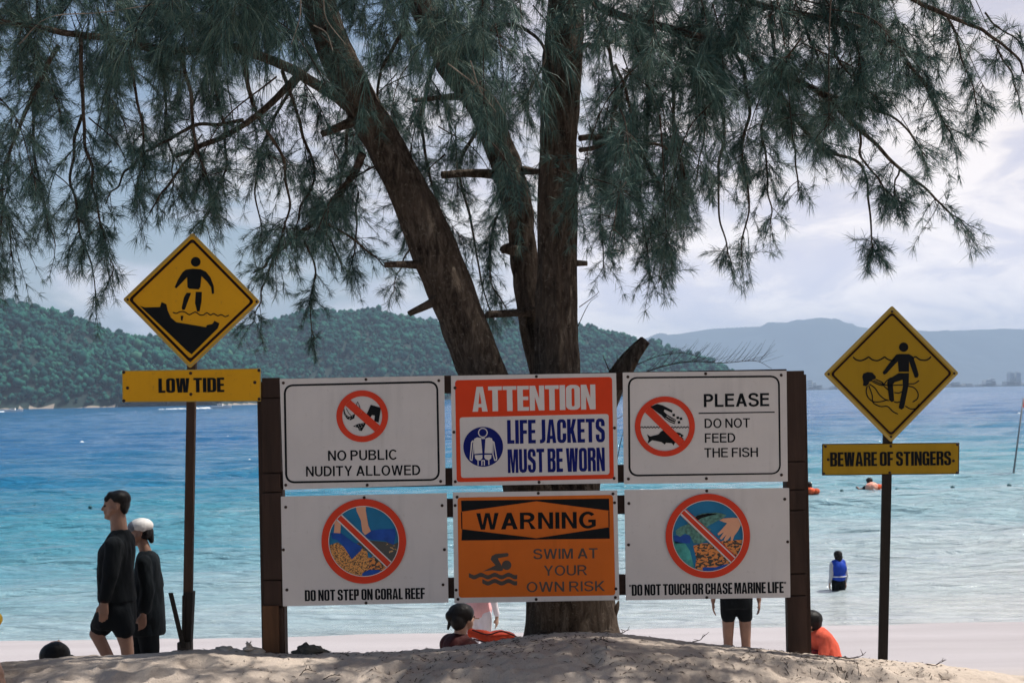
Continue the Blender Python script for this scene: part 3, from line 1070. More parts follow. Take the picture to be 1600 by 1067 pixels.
def sans_glyphs(s=0.145):
    """plain grotesque capitals on a cap height of 1 with stem width s"""
    b = s * 0.88

    def earc(cx_, cy_, rx, ry, a0, a1, n=16):
        return [(cx_ + rx * math.cos(R(a0 + (a1 - a0) * k / n)), cy_ + ry * math.sin(R(a0 + (a1 - a0) * k / n))) for k in range(n + 1)]

    def bowl(x0, y0, x1, y1, rx):
        return [(x0, y0)] + earc(x1 - rx, (y0 + y1) / 2, rx, (y1 - y0) / 2, -90, 90) + [(x0, y1)]
    G = {}
    w = .76
    ow = .80
    G['O'] = (ow, [[earc(ow / 2, .5, ow / 2, .515, 0, 360, 48)[:-1], earc(ow / 2, .5, ow / 2 - s, .515 - b, 0, 360, 48)[:-1]]])
    C_ = earc(.39, .5, .39, .515, 38, 322, 40) + earc(.39, .5, .39 - s, .515 - b, 318, 42, 40)
    G['C'] = (.73, [[C_]])
    gx = .41
    G['G'] = (.78, [[earc(gx, .5, .41, .515, 40, 296, 36) + [(.78, .14), (.78, .53), (.43, .53), (.43, .53 - b), (.78 - s, .53 - b), (.78 - s, .22)] + earc(gx, .5, .41 - s, .515 - b, 300, 44, 36)]])
    G['I'] = (s, [[[(0, 0), (s, 0), (s, 1), (0, 1)]]])
    G['L'] = (.60, [[[(0, 0), (.60, 0), (.60, b), (s, b), (s, 1), (0, 1)]]])
    G['E'] = (.64, [[[(0, 0), (.64, 0), (.64, b), (s, b), (s, .47), (.60, .47), (.60, .47 + b), (s, .47 + b), (s, 1 - b), (.63, 1 - b), (.63, 1), (0, 1)]]])
    G['F'] = (.59, [[[(0, 0), (s, 0), (s, .44), (.53, .44), (.53, .44 + b), (s, .44 + b), (s, 1 - b), (.59, 1 - b), (.59, 1), (0, 1)]]])
    G['T'] = (.66, [[[(.33 - s / 2, 0), (.33 + s / 2, 0), (.33 + s / 2, 1 - b), (.66, 1 - b), (.66, 1), (0, 1), (0, 1 - b), (.33 - s / 2, 1 - b)]]])
    hw = .70
    G['H'] = (hw, [[[(0, 0), (s, 0), (s, .47), (hw - s, .47), (hw - s, 0), (hw, 0), (hw, 1), (hw - s, 1), (hw - s, .47 + b), (s, .47 + b), (s, 1), (0, 1)]]])
    G['N'] = (hw, [[[(0, 0), (s * .95, 0), (s * .95, .70), (hw - s, 0), (hw, 0), (hw, 1), (hw - s * .95, 1), (hw - s * .95, .30), (s, 1), (0, 1)]]])
    mw = .84
    G['M'] = (mw, [[[(0, 0), (s * .95, 0), (s * .95, .78), (mw / 2 - s * .48, 0), (mw / 2 + s * .48, 0), (mw - s * .95, .78), (mw - s * .95, 0), (mw, 0), (mw, 1), (mw - s * 1.45, 1), (mw / 2, .28), (s * 1.45, 1), (0, 1)]]])
    ww = 1.04
    G['W'] = (ww, [[[(.20, 0), (.20 + s * 1.05, 0), (ww / 2, .74), (ww - .20 - s * 1.05, 0), (ww - .20, 0), (ww, 1), (ww - s, 1), (ww - .20 - s * .48, .28), (ww / 2 + s * .55, 1), (ww / 2 - s * .55, 1), (.20 + s * .48, .28), (s, 1), (0, 1)]]])
    aw = .78
    s1 = s * 1.08
    k = aw / 2 - .55 * s
    yi = (aw / 2 - s1) / k
    y0, y1 = .22, .22 + b
    G['A'] = (aw, [[[(0, 0), (s1, 0), (s1 + k * y0, y0), (aw - s1 - k * y0, y0), (aw - s1, 0), (aw, 0), (aw / 2 + .55 * s, 1), (aw / 2 - .55 * s, 1)], [(s1 + k * y1, y1), (aw - s1 - k * y1, y1), (aw / 2, yi)]]])
    yw = .72
    G['Y'] = (yw, [[[(yw / 2 - s / 2, 0), (yw / 2 + s / 2, 0), (yw / 2 + s / 2, .41), (yw, 1), (yw - s * 1.15, 1), (yw / 2, .56), (s * 1.15, 1), (0, 1), (yw / 2 - s / 2, .41)]]])
    G['K'] = (.73, [[[(0, 0), (s, 0), (s, .31), (s + .12, .45), (.73 - s * 1.2, 0), (.73, 0), (s + .215, .56), (.70, 1), (.70 - s * 1.25, 1), (s, .50), (s, 1), (0, 1)]]])
    G['D'] = (.73, [[bowl(0, 0, .73, 1, .40), bowl(s, b, .73 - s, 1 - b, .30)]])
    G['P'] = (.66, [[[(0, 0), (s, 0), (s, .40)] + earc(.66 - .29, .70, .29, .30, -90, 90) + [(0, 1)], bowl(s, .40 + b, .66 - s, 1 - b, .17)]])
    G['R'] = (.74, [[[(0, 0), (s, 0), (s, .42), (.30, .42), (.40, .38), (.74 - s * 1.2, 0), (.74, 0), (.58, .27), (.50, .39), (.46, .435)] + earc(.68 - .27, .715, .27, .285, -78, 90) + [(0, 1)], bowl(s, .42 + b, .68 - s, 1 - b, .16)]])
    G['B'] = (.70, [[[(0, 0)] + earc(.70 - .28, .27, .28, .27, -90, 62) + earc(.67 - .26, .755, .26, .245, -52, 90) + [(0, 1)], bowl(s, b, .70 - s, .54 - b * .5, .16), bowl(s, .54 + b * .5, .67 - s, 1 - b, .14)]])
    uw = .70
    G['U'] = (uw, [[[(0, 1)] + earc(uw / 2, .34, uw / 2, .355, 180, 360, 24) + [(uw, 1), (uw - s, 1)] + earc(uw / 2, .34, uw / 2 - s, .355 - b, 360, 180, 24) + [(s, 1)]]])
    P = spline([(.60, .74), (.55, .88), (.35, .945), (.15, .89), (.085, .74), (.15, .61), (.35, .53), (.55, .45), (.625, .29), (.55, .12), (.34, .055), (.14, .12), (.07, .29)], 60)
    T = np.gradient(P, axis=0)
    T /= np.linalg.norm(T, axis=1)[:, None] + 1e-9
    Nn = np.stack((-T[:, 1], T[:, 0]), -1)
    h = np.sqrt((Nn[:, 0] * s / 2) ** 2 + (Nn[:, 1] * b / 2) ** 2)[:, None]
    G['S'] = (.69, [[[tuple(p) for p in P + Nn * h] + [tuple(p) for p in (P - Nn * h)[::-1]]]])
    return G


def plain_text(name, txt, p0, p1, cap, Y, layer, mat, parent, weight=0.145):
    """plain capitals fitted between two baseline points (pixels)"""
    return draw(name, heavy_text(txt, p0, p1, cap, 0.105, 0.36, sans_glyphs(weight)), Y, layer, mat, parent)


def slab(name, quad, Y, thick, mat, parent, r=0.0):
    """a real sheet of metal or board with rounded corners, front face at Y"""
    pts = rrect(quad, r) if r > 0 else list(quad)
    A = [at(px, py, Y) for px, py in pts]
    n = len(A)
    V = [(a[0], Y, a[2]) for a in A] + [(a[0], Y + thick, a[2]) for a in A]
    F = [tuple(range(n))[::-1], tuple(range(n, 2 * n))] + [(i, (i + 1) % n, n + (i + 1) % n, n + i) for i in range(n)]
    bm = bmesh.new()
    vs = [bm.verts.new(v) for v in V]
    for f in F:
        bm.faces.new([vs[i] for i in f])
    bmesh.ops.recalc_face_normals(bm, faces=bm.faces[:])
    bm.verts.index_update()
    V = [v.co[:] for v in bm.verts]
    F = [[v.index for v in f.verts] for f in bm.faces]
    bm.free()
    return build(name, V, F, mat, parent)


def screws(pts, Y, parent, r=0.0085):
    for px, py in pts:
        c = at(px, py, Y)
        mb = MB().sphere((c[0], Y - 0.001, c[2]), (r, r * 0.6, r), 10, 6)
        mb.build("screw", M['rust'], parent, smooth=True)


def sign_root(name, quad, Y, label, group):
    q = np.array(quad, float)
    b = (q[2] + q[3]) / 2
    o = empty(name, at(b[0], b[1], Y))
    return tag(o, label, "sign", group)


GRP = "warning signs screwed to the wooden frame"

# 1 -- no public nudity
Q = [(437, 592), (694, 587), (696, 757), (443, 765)]
s1 = sign_root("warning_sign", Q, YS, "white sign reading NO PUBLIC NUDITY ALLOWED with small red crossed-out circle", GRP)
slab("panel", Q, YS, 0.006, M['white'], s1, 1.0)
z = zmap(2.734, 400, 570)
outq = z([(118, 84), (778, 68), (786, 494), (125, 506)])
inq = z([(127, 92), (770, 77), (777, 486), (134, 497)])
draw("border", [[rrect(outq, 14), rrect(inq, 11)]], YS, 1, M['black'], s1)
cx_, cy_ = 400 + 454 / 2.734, 570 + 219 / 2.734
sym = draw("prohibition_circle", [[circ(cx_, cy_, 40.4), circ(cx_, cy_, 31.2)]], YS, 4, M['red'], s1)
draw("slash", [clip and [clip] for clip in [clip_convex(z([(378, 170), (402, 148), (540, 268), (516, 292)]), circ(cx_, cy_, 31.1))]], YS, 3, M['red'], sym)
bik = []
bik += [[lp] for lp in (z([(384, 212), (398, 222), (424, 208), (420, 228), (404, 236), (388, 230)]), z([(424, 200), (440, 207), (456, 197), (458, 210), (444, 218), (428, 213)]),
                        z([(414, 262), (436, 252), (470, 246), (466, 258), (452, 282), (440, 280), (436, 268)]),
                        z([(490, 170), (534, 183), (524, 246), (505, 240), (508, 216), (496, 214), (484, 230), (466, 222), (480, 195)]))]
bik += [[ribbon(z(p), 1.0)] for p in ([(376, 186), (380, 205), (392, 224)], [(374, 192), (380, 214), (390, 228)], [(386, 186), (396, 205), (406, 215)], [(428, 200), (430, 170), (434, 157)], [(434, 157), (442, 175), (448, 205)], [(418, 205), (424, 203), (430, 202)])]
draw("swimwear_picture", bik, YS, 2, M['black'], sym)
dots = [[circ(400 + x / 2.734, 570 + y / 2.734, 0.62, 8)] for x, y in ((392, 222), (402, 226), (412, 220), (400, 231), (436, 211), (446, 209), (450, 203), (426, 262), (438, 259), (448, 255), (458, 252), (444, 268), (452, 264), (444, 276), (428, 268))]
draw("swimwear_dots", dots, YS, 3, M['white_print'], sym)
plain_text("lettering", "NO PUBLIC", z([(308, 409)])[0], z([(603, 404)])[0], 43 / 2.734, YS, 1, M['black'], s1, 0.165)
plain_text("lettering", "NUDITY ALLOWED", z([(214, 476)])[0], z([(702, 470)])[0], 43 / 2.734, YS, 1, M['black'], s1, 0.165)
screws(z([(117, 77), (470, 62), (781, 67), (127, 513), (475, 513), (789, 497)]), YS, s1)

# 2 -- life jackets
Q = [(704.6, 587), (962.7, 582.7), (965.5, 754.6), (707, 759)]
s2 = sign_root("warning_sign", Q, YS, "orange-red sign reading ATTENTION LIFE JACKETS MUST BE WORN", GRP)
slab("panel", Q, YS, 0.006, M['white'], s2, 1.0)
z = zmap(5.334, 690, 570)
draw("red_field", [[rrect(z([(112, 128), (1420, 100), (1436, 948), (126, 976)]), 5), rrect(z([(150, 437), (1392, 408), (1400, 912), (162, 941)]), 4)]], YS, 1, M['redorange'], s2)
draw("lettering", heavy_text("ATTENTION", z([(258, 390)])[0], z([(1284, 370)])[0], 207 / 5.334, 0.03), YS, 2, M['white_print'], s2)
draw("lettering", heavy_text("LIFE JACKETS", z([(548, 657)])[0], z([(1362, 643)])[0], 197 / 5.334, 0.05, 0.22), YS, 1, M['navy'], s2)
draw("lettering", heavy_text("MUST BE WORN", z([(553, 900)])[0], z([(1362, 884)])[0], 197 / 5.334, 0.05, 0.2), YS, 1, M['navy'], s2)
sym = draw("life_jacket_symbol", [[z(circ(347, 682, 166))]], YS, 1, M['navy'], s2)
pics = [[z(circ(344, 564, 40)), z(circ(344, 564, 32))],
        [z([(268, 640), (272, 616), (296, 603), (328, 608), (340, 735), (272, 742)])], [z([(366, 612), (396, 603), (420, 612), (424, 630), (420, 736), (358, 735)])],
        [z([(276, 752), (340, 748), (340, 775), (322, 796), (296, 794), (280, 778)])], [z([(358, 748), (416, 748), (414, 776), (394, 795), (368, 786), (356, 770)])],
        [z([(330, 606), (362, 606), (360, 616), (332, 616)])],
        [z([(246, 640), (262, 625), (272, 640), (264, 740), (256, 800), (236, 792), (234, 780)]), z([(256, 648), (264, 642), (256, 740), (250, 790), (242, 784)])],
        [z([(424, 630), (440, 640), (464, 780), (460, 796), (440, 800), (424, 745)]), z([(432, 645), (454, 782), (446, 790), (432, 742)])],
        [z([(332, 792), (360, 792), (360, 838), (352, 838), (352, 800), (340, 800), (340, 838), (332, 838)])], [z([(300, 796), (308, 796), (308, 836), (300, 836)])], [z([(390, 796), (398, 796), (398, 832), (390, 832)])]]
draw("life_jacket_picture", pics, YS, 2, M['white_print'], sym)
screws(z([(112, 192), (790, 97), (1442, 525), (102, 560), (114, 972), (812, 976), (1438, 944)]), YS, s2)

# 3 -- do not feed the fish
Q = [(973, 582), (1229, 579), (1231, 752), (975, 756)]
s3 = sign_root("warning_sign", Q, YS, "white sign reading PLEASE DO NOT FEED THE FISH", GRP)
slab("panel", Q, YS, 0.006, M['white'], s3, 1.0)
z = zmap(5.08, 960, 560)
draw("border", [[rrect(z([(106, 147), (1312, 134), (1322, 918), (112, 936)]), 14), rrect(z([(122, 160), (1298, 149), (1308, 906), (128, 921)]), 11.5)]], YS, 1, M['black'], s3)
c3 = z([(400, 539)])[0]
sym = draw("prohibition_circle", [[circ(*c3, 46.9), circ(*c3, 38.2)]], YS, 4, M['red'], s3)
cl = circ(*c3, 38.1)
draw("slash", [[clip_convex(z([(232, 418), (276, 372), (566, 662), (524, 704)]), cl)]], YS, 3, M['red'], sym)
fish = [[z([(258, 600), (284, 618), (350, 602), (368, 580), (392, 566), (410, 574), (440, 560), (462, 560), (470, 580), (520, 590), (551, 612), (534, 622), (550, 636), (530, 656), (480, 668), (470, 690), (456, 672), (410, 668), (400, 682), (372, 662), (300, 648), (262, 676), (272, 640)])],
        [z([(284, 382), (340, 360), (384, 372), (462, 412), (456, 430), (398, 404), (392, 420), (420, 446), (488, 486), (478, 520), (440, 506), (402, 480), (372, 448), (330, 420)])]]
wv = [(206 + 12 * i, 545 + (6 if i % 2 == 0 else -5)) for i in range(33)]
fish.append([ribbon(z(wv), 1.3, 99)])
for x, y in ((470, 449), (502, 470), (528, 478), (512, 506)):
    fish.append([z([(x - 11, y - 8), (x + 9, y - 11), (x + 12, y + 8), (x - 8, y + 11)])])
draw("fish_picture", [[clip_convex(lp[0], circ(*c3, 39.5))] for lp in fish], YS, 2, M['black'], sym)
draw("fish_eye", [[z(circ(519, 615, 7, 12))], [ribbon(z([(414, 456), (446, 476), (484, 494)]), 0.7)], [ribbon(z([(404, 470), (440, 494), (478, 508)]), 0.7)]], YS, 3, M['white_print'], sym)
plain_text("lettering", "PLEASE", z([(710, 386)])[0], z([(1230, 378)])[0], 104 / 5.08, YS, 1, M['black'], s3, 0.185)
plain_text("lettering", "DO NOT", z([(716, 552)])[0], z([(1076, 547)])[0], 74 / 5.08, YS, 1, M['black'], s3, 0.155)
plain_text("lettering", "FEED", z([(718, 668)])[0], z([(960, 665)])[0], 74 / 5.08, YS, 1, M['black'], s3, 0.155)
plain_text("lettering", "THE FISH", z([(714, 785)])[0], z([(1140, 780)])[0], 74 / 5.08, YS, 1, M['black'], s3, 0.155)
draw("rule", [[z([(668, 430), (1272, 421), (1272, 430), (668, 440)])]], YS, 1, M['black'], s3)
screws(z([(107, 146), (724, 121), (1324, 132), (111, 955), (730, 952), (1326, 923)]), YS, s3)

# 4 -- coral reef
Q = [(438.8, 775.5), (698, 770), (700.7, 941), (442, 946.7)]
s4 = sign_root("warning_sign", Q, YS, "white sign reading DO NOT STEP ON CORAL REEF, feet in fins pictured", GRP)
slab("panel", Q, YS, 0.006, M['white'], s4, 1.0)
z = zmap(6.278, 480, 760)
C4 = z([(556, 534)])[0]
r_in = 345 / 6.278
sym = draw("prohibition_circle", [[circ(*C4, 415 / 6.278, 96), circ(*C4, r_in, 96)]], YS, 7, M['red'], s4)
cl = circ(*C4, r_in + 0.4, 64)


def art(name, pts, layer, mat, par, mp_):
    p = clip_convex(mp_(pts), cl)
    if len(p) > 2:
        draw(name, [[p]], YS, layer, mat, par)


draw("picture_sea", [[circ(*C4, r_in + .4, 64)]], YS, 1, M['sea_print'], sym)
art("picture_coral", [(200, 580), (300, 545), (360, 590), (440, 700), (520, 620), (545, 600), (590, 640), (610, 760), (600, 900), (300, 900), (200, 700)], 2, M['coral_fine'], sym, z)
art("picture_rock", [(480, 560), (560, 520), (640, 530), (760, 540), (860, 560), (940, 520), (940, 800), (800, 830), (700, 740), (600, 640)], 2, M['rock_print'], sym, z)
art("picture_coral", [(596, 700), (640, 690), (700, 730), (790, 790), (740, 850), (640, 900), (560, 890), (600, 830), (612, 760)], 3, M['coral_big'], sym, z)
art("picture_water", [(540, 850), (600, 815), (700, 815), (730, 830), (690, 860), (600, 900), (540, 900)], 4, M['fin_print'], sym, z)
art("picture_fin", [(232, 455), (330, 452), (380, 490), (450, 540), (540, 590), (528, 625), (480, 670), (438, 712), (400, 650), (340, 560), (290, 520), (246, 508)], 4, M['fin_print'], sym, z)
art("picture_fin", [(560, 474), (620, 432), (700, 418), (860, 412), (868, 470), (850, 570), (760, 530), (640, 520), (580, 500)], 4, M['fin_print'], sym, z)
art("picture_leg", [(470, 150), (580, 150), (575, 230), (600, 380), (625, 436), (570, 474), (542, 440), (528, 330), (486, 240)], 5, M['skin_print'], sym, z)
art("picture_leg", [(262, 330), (290, 300), (332, 350), (326, 456), (262, 452), (270, 380)], 5, M['skin_print'], sym, z)
wline = [[circ(*C4, r_in + .2, 96), circ(*C4, r_in - 0.9, 96)], [clip_convex(z([(330, 260), (836, 740), (830, 750), (322, 270)]), cl)], [clip_convex(z([(286, 306), (792, 790), (786, 800), (278, 316)]), cl)]]
draw("white_outline", wline, YS, 8, M['white_print'], sym)
draw("slash", [[clip_convex(z([(270, 306), (330, 262), (850, 760), (800, 804)]), circ(*C4, r_in + .1, 96))]], YS, 6.5, M['red'], sym)
z2 = zmap(2.734, 400, 570)
draw("lettering", heavy_text("DO NOT STEP ON CORAL REEF", z2([(209, 1008)])[0], z2([(722, 998)])[0], 47 / 2.734, 0.05, 0.23), YS, 1, M['black'], s4)
screws(z2([(127, 607), (462, 566), (795, 600), (117, 789), (805, 788), (132, 960), (799, 938), (470, 1016)]), YS, s4)

# 5 -- swim at your own risk
Q = [(707.5, 769), (964.4, 765.8), (967.8, 937), (710, 942)]
s5 = sign_root("warning_sign", Q, YS, "orange sign reading WARNING SWIM AT YOUR OWN RISK", GRP)
slab("panel", Q, YS, 0.006, M['white'], s5, 1.0)
z = zmap(4.183, 690, 755)
draw("orange_field", [[rrect(z([(104, 92), (1120, 74), (1136, 730), (112, 746)]), 5)]], YS, 1, M['orange'], s5)
blk = [[z([(127, 112), (1094, 99), (1097, 178), (620, 117), (134, 184), (134, 296), (620, 357), (1091, 286), (1091, 184), (1097, 184), (1099, 360), (130, 372)])]]
blk = [[z([(127, 112), (1094, 99), (1097, 178), (620, 116), (130, 184)])], [z([(134, 298), (620, 357), (1097, 285), (1099, 360), (130, 372)])],
       [z([(127, 186), (134, 186), (136, 297), (129, 297)])], [z([(1090, 180), (1097, 180), (1098, 284), (1091, 284)])]]
draw("warning_band", blk, YS, 2, M['black'], s5)
plain_text("lettering", "WARNING", z([(228, 302)])[0], z([(1008, 292)])[0], 108 / 4.183, YS, 2, M['black'], s5, 0.19)
plain_text("lettering", "SWIM AT", z([(600, 494)])[0], z([(1020, 488)])[0], 66 / 4.183, YS, 2, M['grey_print'], s5, 0.16)
plain_text("lettering", "YOUR", z([(668, 602)])[0], z([(952, 598)])[0], 66 / 4.183, YS, 2, M['grey_print'], s5, 0.145)
plain_text("lettering", "OWN RISK", z([(556, 709)])[0], z([(1068, 702)])[0], 66 / 4.183, YS, 2, M['grey_print'], s5, 0.145)
sw = [[z(circ(425, 533, 31, 28))], [z([(320, 496), (328, 474), (352, 460), (430, 453), (440, 464), (432, 476), (368, 488), (372, 500), (402, 552), (400, 568), (380, 572), (330, 566), (270, 574), (340, 540), (352, 534)])]]


def wavebar(x0, x1, y, th, amp=8, per=90):
    xs_ = np.linspace(x0, x1, 40)
    top = [(x, y + amp * math.sin((x - 190) / per * 2 * math.pi)) for x in xs_]
    return z(top + [(x, yy + th) for x, yy in top[::-1]])


sw += [[wavebar(178, 494, 590, 28)], [wavebar(266, 494, 630, 28)]]
draw("swimmer_symbol", sw, YS, 2, M['grey_print'], s5)
screws(z([(101, 89), (632, 64), (1120, 68), (88, 144), (1131, 126), (95, 696), (1139, 688), (107, 756), (618, 757), (1136, 744)]), YS, s5)

# 6 -- marine life
Q = [(975.7, 765), (1233, 762), (1235, 933), (978, 937.4)]
s6 = sign_root("warning_sign", Q, YS, "white sign reading DO NOT TOUCH OR CHASE MARINE LIFE, turtle pictured", GRP)
slab("panel", Q, YS, 0.006, M['white'], s6, 1.0)
z = zmap(5.08, 960, 750)
C6 = z([(740, 441)])[0]
r_in = 282 / 5.08
cl = circ(*C6, r_in + .4, 64)
sym = draw("prohibition_circle", [[circ(*C6, 335 / 5.08, 96), circ(*C6, r_in, 96)]], YS, 8, M['red'], s6)
draw("picture_sea", [[circ(*C6, r_in + .4, 64)]], YS, 1, M['sea_print'], sym)
art("picture_shallows", [(450, 480), (560, 500), (600, 560), (640, 720), (700, 740), (560, 760), (440, 640)], 2, M['teal_print'], sym, z)
art("picture_deep", [(470, 440), (610, 430), (600, 500), (480, 500)], 2, M['fin_print'], sym, z)
art("picture_coral", [(625, 520), (690, 500), (800, 500), (860, 480), (1030, 470), (1030, 640), (900, 720), (760, 730), (640, 700), (650, 620)], 3, M['coral_big'], sym, z)
art("picture_water", [(700, 690), (800, 690), (900, 660), (860, 730), (700, 740)], 4, M['fin_print'], sym, z)
art("picture_turtle", [(484, 400), (520, 370), (575, 350), (600, 320), (640, 285), (700, 262), (800, 256), (850, 262), (890, 276), (860, 300), (800, 330), (730, 370), (770, 390), (720, 420), (700, 430), (740, 470), (690, 500), (630, 500), (600, 440), (560, 420), (520, 448), (490, 430)], 4, M['turtle_print'], sym, z)
art("picture_shell", [(620, 312), (660, 278), (740, 262), (830, 262), (760, 280), (690, 300), (640, 330)], 5, M['black'], sym, z)
art("picture_hand", [(832, 318), (860, 302), (940, 296), (1000, 300), (1010, 340), (980, 400), (950, 440), (938, 478), (922, 478), (924, 440), (900, 470), (878, 486), (866, 476), (888, 430), (850, 470), (834, 462), (868, 410), (826, 436), (816, 424), (850, 390), (894, 340), (870, 332)], 6, M['skin_print'], sym, z)
wline = [[circ(*C6, r_in + .2, 96), circ(*C6, r_in - .8, 96)], [clip_convex(z([(554, 226), (966, 616), (960, 624), (548, 234)]), cl)], [clip_convex(z([(526, 258), (932, 652), (926, 660), (518, 268)]), cl)]]
draw("white_outline", wline, YS, 9, M['white_print'], sym)
draw("slash", [[clip_convex(z([(508, 262), (556, 216), (984, 620), (936, 666)]), circ(*C6, r_in + .1, 96))]], YS, 7.4, M['red'], sym)
draw("lettering", heavy_text('"DO NOT TOUCH OR CHASE MARINE LIFE"', z([(118, 916)])[0], z([(1364, 892)])[0], 88 / 5.08, 0.045, 0.2), YS, 1, M['black'], s6)
screws(z([(115, 184), (733, 84), (1352, 150), (112, 512), (1375, 488), (733, 930)]), YS, s6)


# ------------------------------------------------------------------ wooden frame that carries the six signs
fr = empty("sign_frame", at(835, 1022, YS + 0.06))
tag(fr, "dark timber frame of two posts and cross rails holding six signs", "sign frame")


def timber(px0, py0, px1, py1, Y0, Y1, mat, name, parent, bevel=0.006):
    a, b = at(px0, py1, (Y0 + Y1) / 2), at(px1, py0, (Y0 + Y1) / 2)
    return MB().box((a[0], Y0, a[2]), (b[0], Y1, b[2]), bevel).build(name, mat, parent)


YB = YS + 0.0085
lp = timber(412, 596, 440, 1034, YB + 0.02, YB + 0.13, M['wood_dark'], "post", fr)
for x0, x1, y0, y1 in ((410, 437, 590, 621), (410.5, 437.5, 622.5, 738), (411, 438.5, 739.5, 768), (412, 439, 769.5, 905), (413, 440, 906.5, 946)):
    timber(x0, y0, x1, y1, YB - 0.004 * (y0 % 2), YB + 0.018, M['wood_dark'], "cladding_board", lp, 0.004)
timber(412, 945, 436, 1036, YB - 0.02, YB + 0.018, M['wood_brown'], "cladding_board", lp, 0.007)
timber(434.5, 948, 442.5, 1034, YB + 0.0, YB + 0.06, M['wood_dark'], "cladding_board", lp, 0.004)
rp = timber(1231, 585, 1257, 1040, YB + 0.02, YB + 0.13, M['wood_dark'], "post", fr)
for x0, x1, y0, y1 in ((1229, 1256, 579, 720), (1229, 1257.5, 721.5, 764), (1230.5, 1258, 765.5, 796), (1230.5, 1258, 797.5, 895), (1231, 1259.5, 896.5, 929), (1231.5, 1260, 930.5, 1036)):
    timber(x0, y0, x1, y1, YB - 0.003 * (y1 % 2), YB + 0.018, M['wood_dark'], "cladding_board", rp, 0.004)
for (a, b, yl, yr, th) in ((438, 1231, 604, 592, 28), (438, 1231, 747, 739, 28), (440, 1232, 797, 786, 29), (441, 1233, 923, 911, 32)):
    A, B = at(a, yl, YS), at(b, yr, YS)
    MB().box((A[0], YB + 0.0195, (A[2] + B[2]) / 2 - th / 571), (B[0], YB + 0.055, (A[2] + B[2]) / 2 + th / 571), 0.004).build("rail", M['wood_rail'], fr)
for px in (560, 835, 1105):                                # battens between the two rows keep rail and panel together
    for y0, y1 in ((592, 750), (776, 930)):
        a, b = at(px - 14, y1, YS), at(px + 14, y0, YS)
        MB().box((a[0], YS + 0.0065, a[2]), (b[0], YB + 0.019, b[2]), 0.002).build("batten", M['wood_dark'], fr)


# ------------------------------------------------------------------ diamond signs on their own posts
def lean_post(name, p0, p1, wpx, depth, mat, parent, Y, bevel=0.004):
    """square post from bottom p0 to top p1"""
    A, B = at(*p0, Y), at(*p1, Y)
    w = wpx / 2 * Y / FPX
    mb = MB()
    V = [(A[0] - w, Y, A[2]), (A[0] + w, Y, A[2]), (A[0] + w, Y + depth, A[2]), (A[0] - w, Y + depth, A[2]),
         (B[0] - w, Y, B[2]), (B[0] + w, Y, B[2]), (B[0] + w, Y + depth, B[2]), (B[0] - w, Y + depth, B[2])]
    bm = bmesh.new()
    vs = [bm.verts.new(v) for v in V]
    for f in ((0, 1, 5, 4), (1, 2, 6, 5), (2, 3, 7, 6), (3, 0, 4, 7), (4, 5, 6, 7), (3, 2, 1, 0)):
        bm.faces.new([vs[i] for i in f])
    bmesh.ops.bevel(bm, geom=bm.edges[:], offset=bevel, segments=2, profile=0.7, affect='EDGES')
    bm.verts.index_update()
    mb.add([v.co[:] for v in bm.verts], [[v.index for v in f.verts] for f in bm.faces])
    bm.free()
    return mb.build(name, mat, parent)


z = zmap(3.557, 180, 350)
L = empty("diamond_sign", at(290, 1014, YS))
tag(L, "yellow diamond LOW TIDE sign with wading figure, on brown post", "sign", "yellow diamond signs on posts")
YL = YS
dq = z([(430, 48), (806, 432), (416, 802), (42, 420)])
pan = slab("diamond_panel", dq, YL, 0.005, M['yellow'], L, 3)


def inward(quad, d):
    Q_ = np.array(quad, float)
    c = Q_.mean(0)
    out = []
    for q in Q_:
        v = q - c
        ln = np.linalg.norm(v)
        out.append(tuple(c + v * (1 - d * math.sqrt(2) / ln)))
    return out


draw("edge_band", [[rrect(inward(dq, 0.4), 3), rrect(inward(dq, 3.6), 3)]], YL, 1, M['yellow_edge'], pan)
draw("border", [[rrect(inward(dq, 6.4), 5), rrect(inward(dq, 10.4), 4)]], YL, 2, M['maroon'], pan)
fig = [[z(circ(448, 211, 27, 28))],
       [z([(392, 255), (430, 249), (476, 252), (505, 266), (530, 298), (548, 345), (550, 386), (538, 390), (533, 352), (512, 322), (480, 290), (474, 350), (464, 364), (412, 360), (402, 352), (400, 296), (375, 322), (340, 358), (331, 352), (350, 308), (374, 270)])],
       [z([(398, 382), (422, 384), (404, 430), (388, 476), (374, 478), (370, 466), (382, 410)])],
       [z([(448, 378), (482, 378), (480, 430), (470, 484), (456, 488), (444, 440)])],
       [z([(364, 510), (380, 510), (374, 538), (366, 536)])],
       [ribbon(z([(320, 491), (340, 497), (358, 489), (376, 487), (392, 492), (412, 504), (430, 496), (448, 490), (470, 505), (490, 506), (510, 494), (530, 506), (548, 498), (570, 510), (590, 504), (612, 515), (632, 507)]), 1.7, 90)],
       [z([(137, 455), (165, 464), (250, 462), (258, 434), (285, 446), (292, 480), (310, 520), (340, 546), (400, 556), (460, 566), (505, 574), (510, 562), (540, 556), (552, 538), (580, 552), (570, 580), (425, 724), (400, 705), (280, 590)])]]
draw("wading_picture", fig, YL, 2, M['black'], pan)
screws(z([(430, 100), (70, 420), (786, 432), (418, 760)]), YL, pan, 0.007)
pq = z([(38, 815), (808, 802), (810, 985), (40, 990)])
pla = slab("name_plate", pq, YL, 0.005, M['yellow'], L, 1.2)
draw("edge_band", [[pq, inset(pq, 1.3)]], YL, 1, M['yellow_edge'], pla)
draw("lettering", heavy_text("LOW TIDE", z([(241, 938)])[0], z([(607, 933)])[0], 80 / 3.557, 0.045, 0.22), YL, 2, M['black'], pla)
screws(z([(47, 824), (419, 829), (799, 813), (69, 911), (776, 880), (421, 946), (48, 982), (800, 972)]), YL, pla, 0.009)
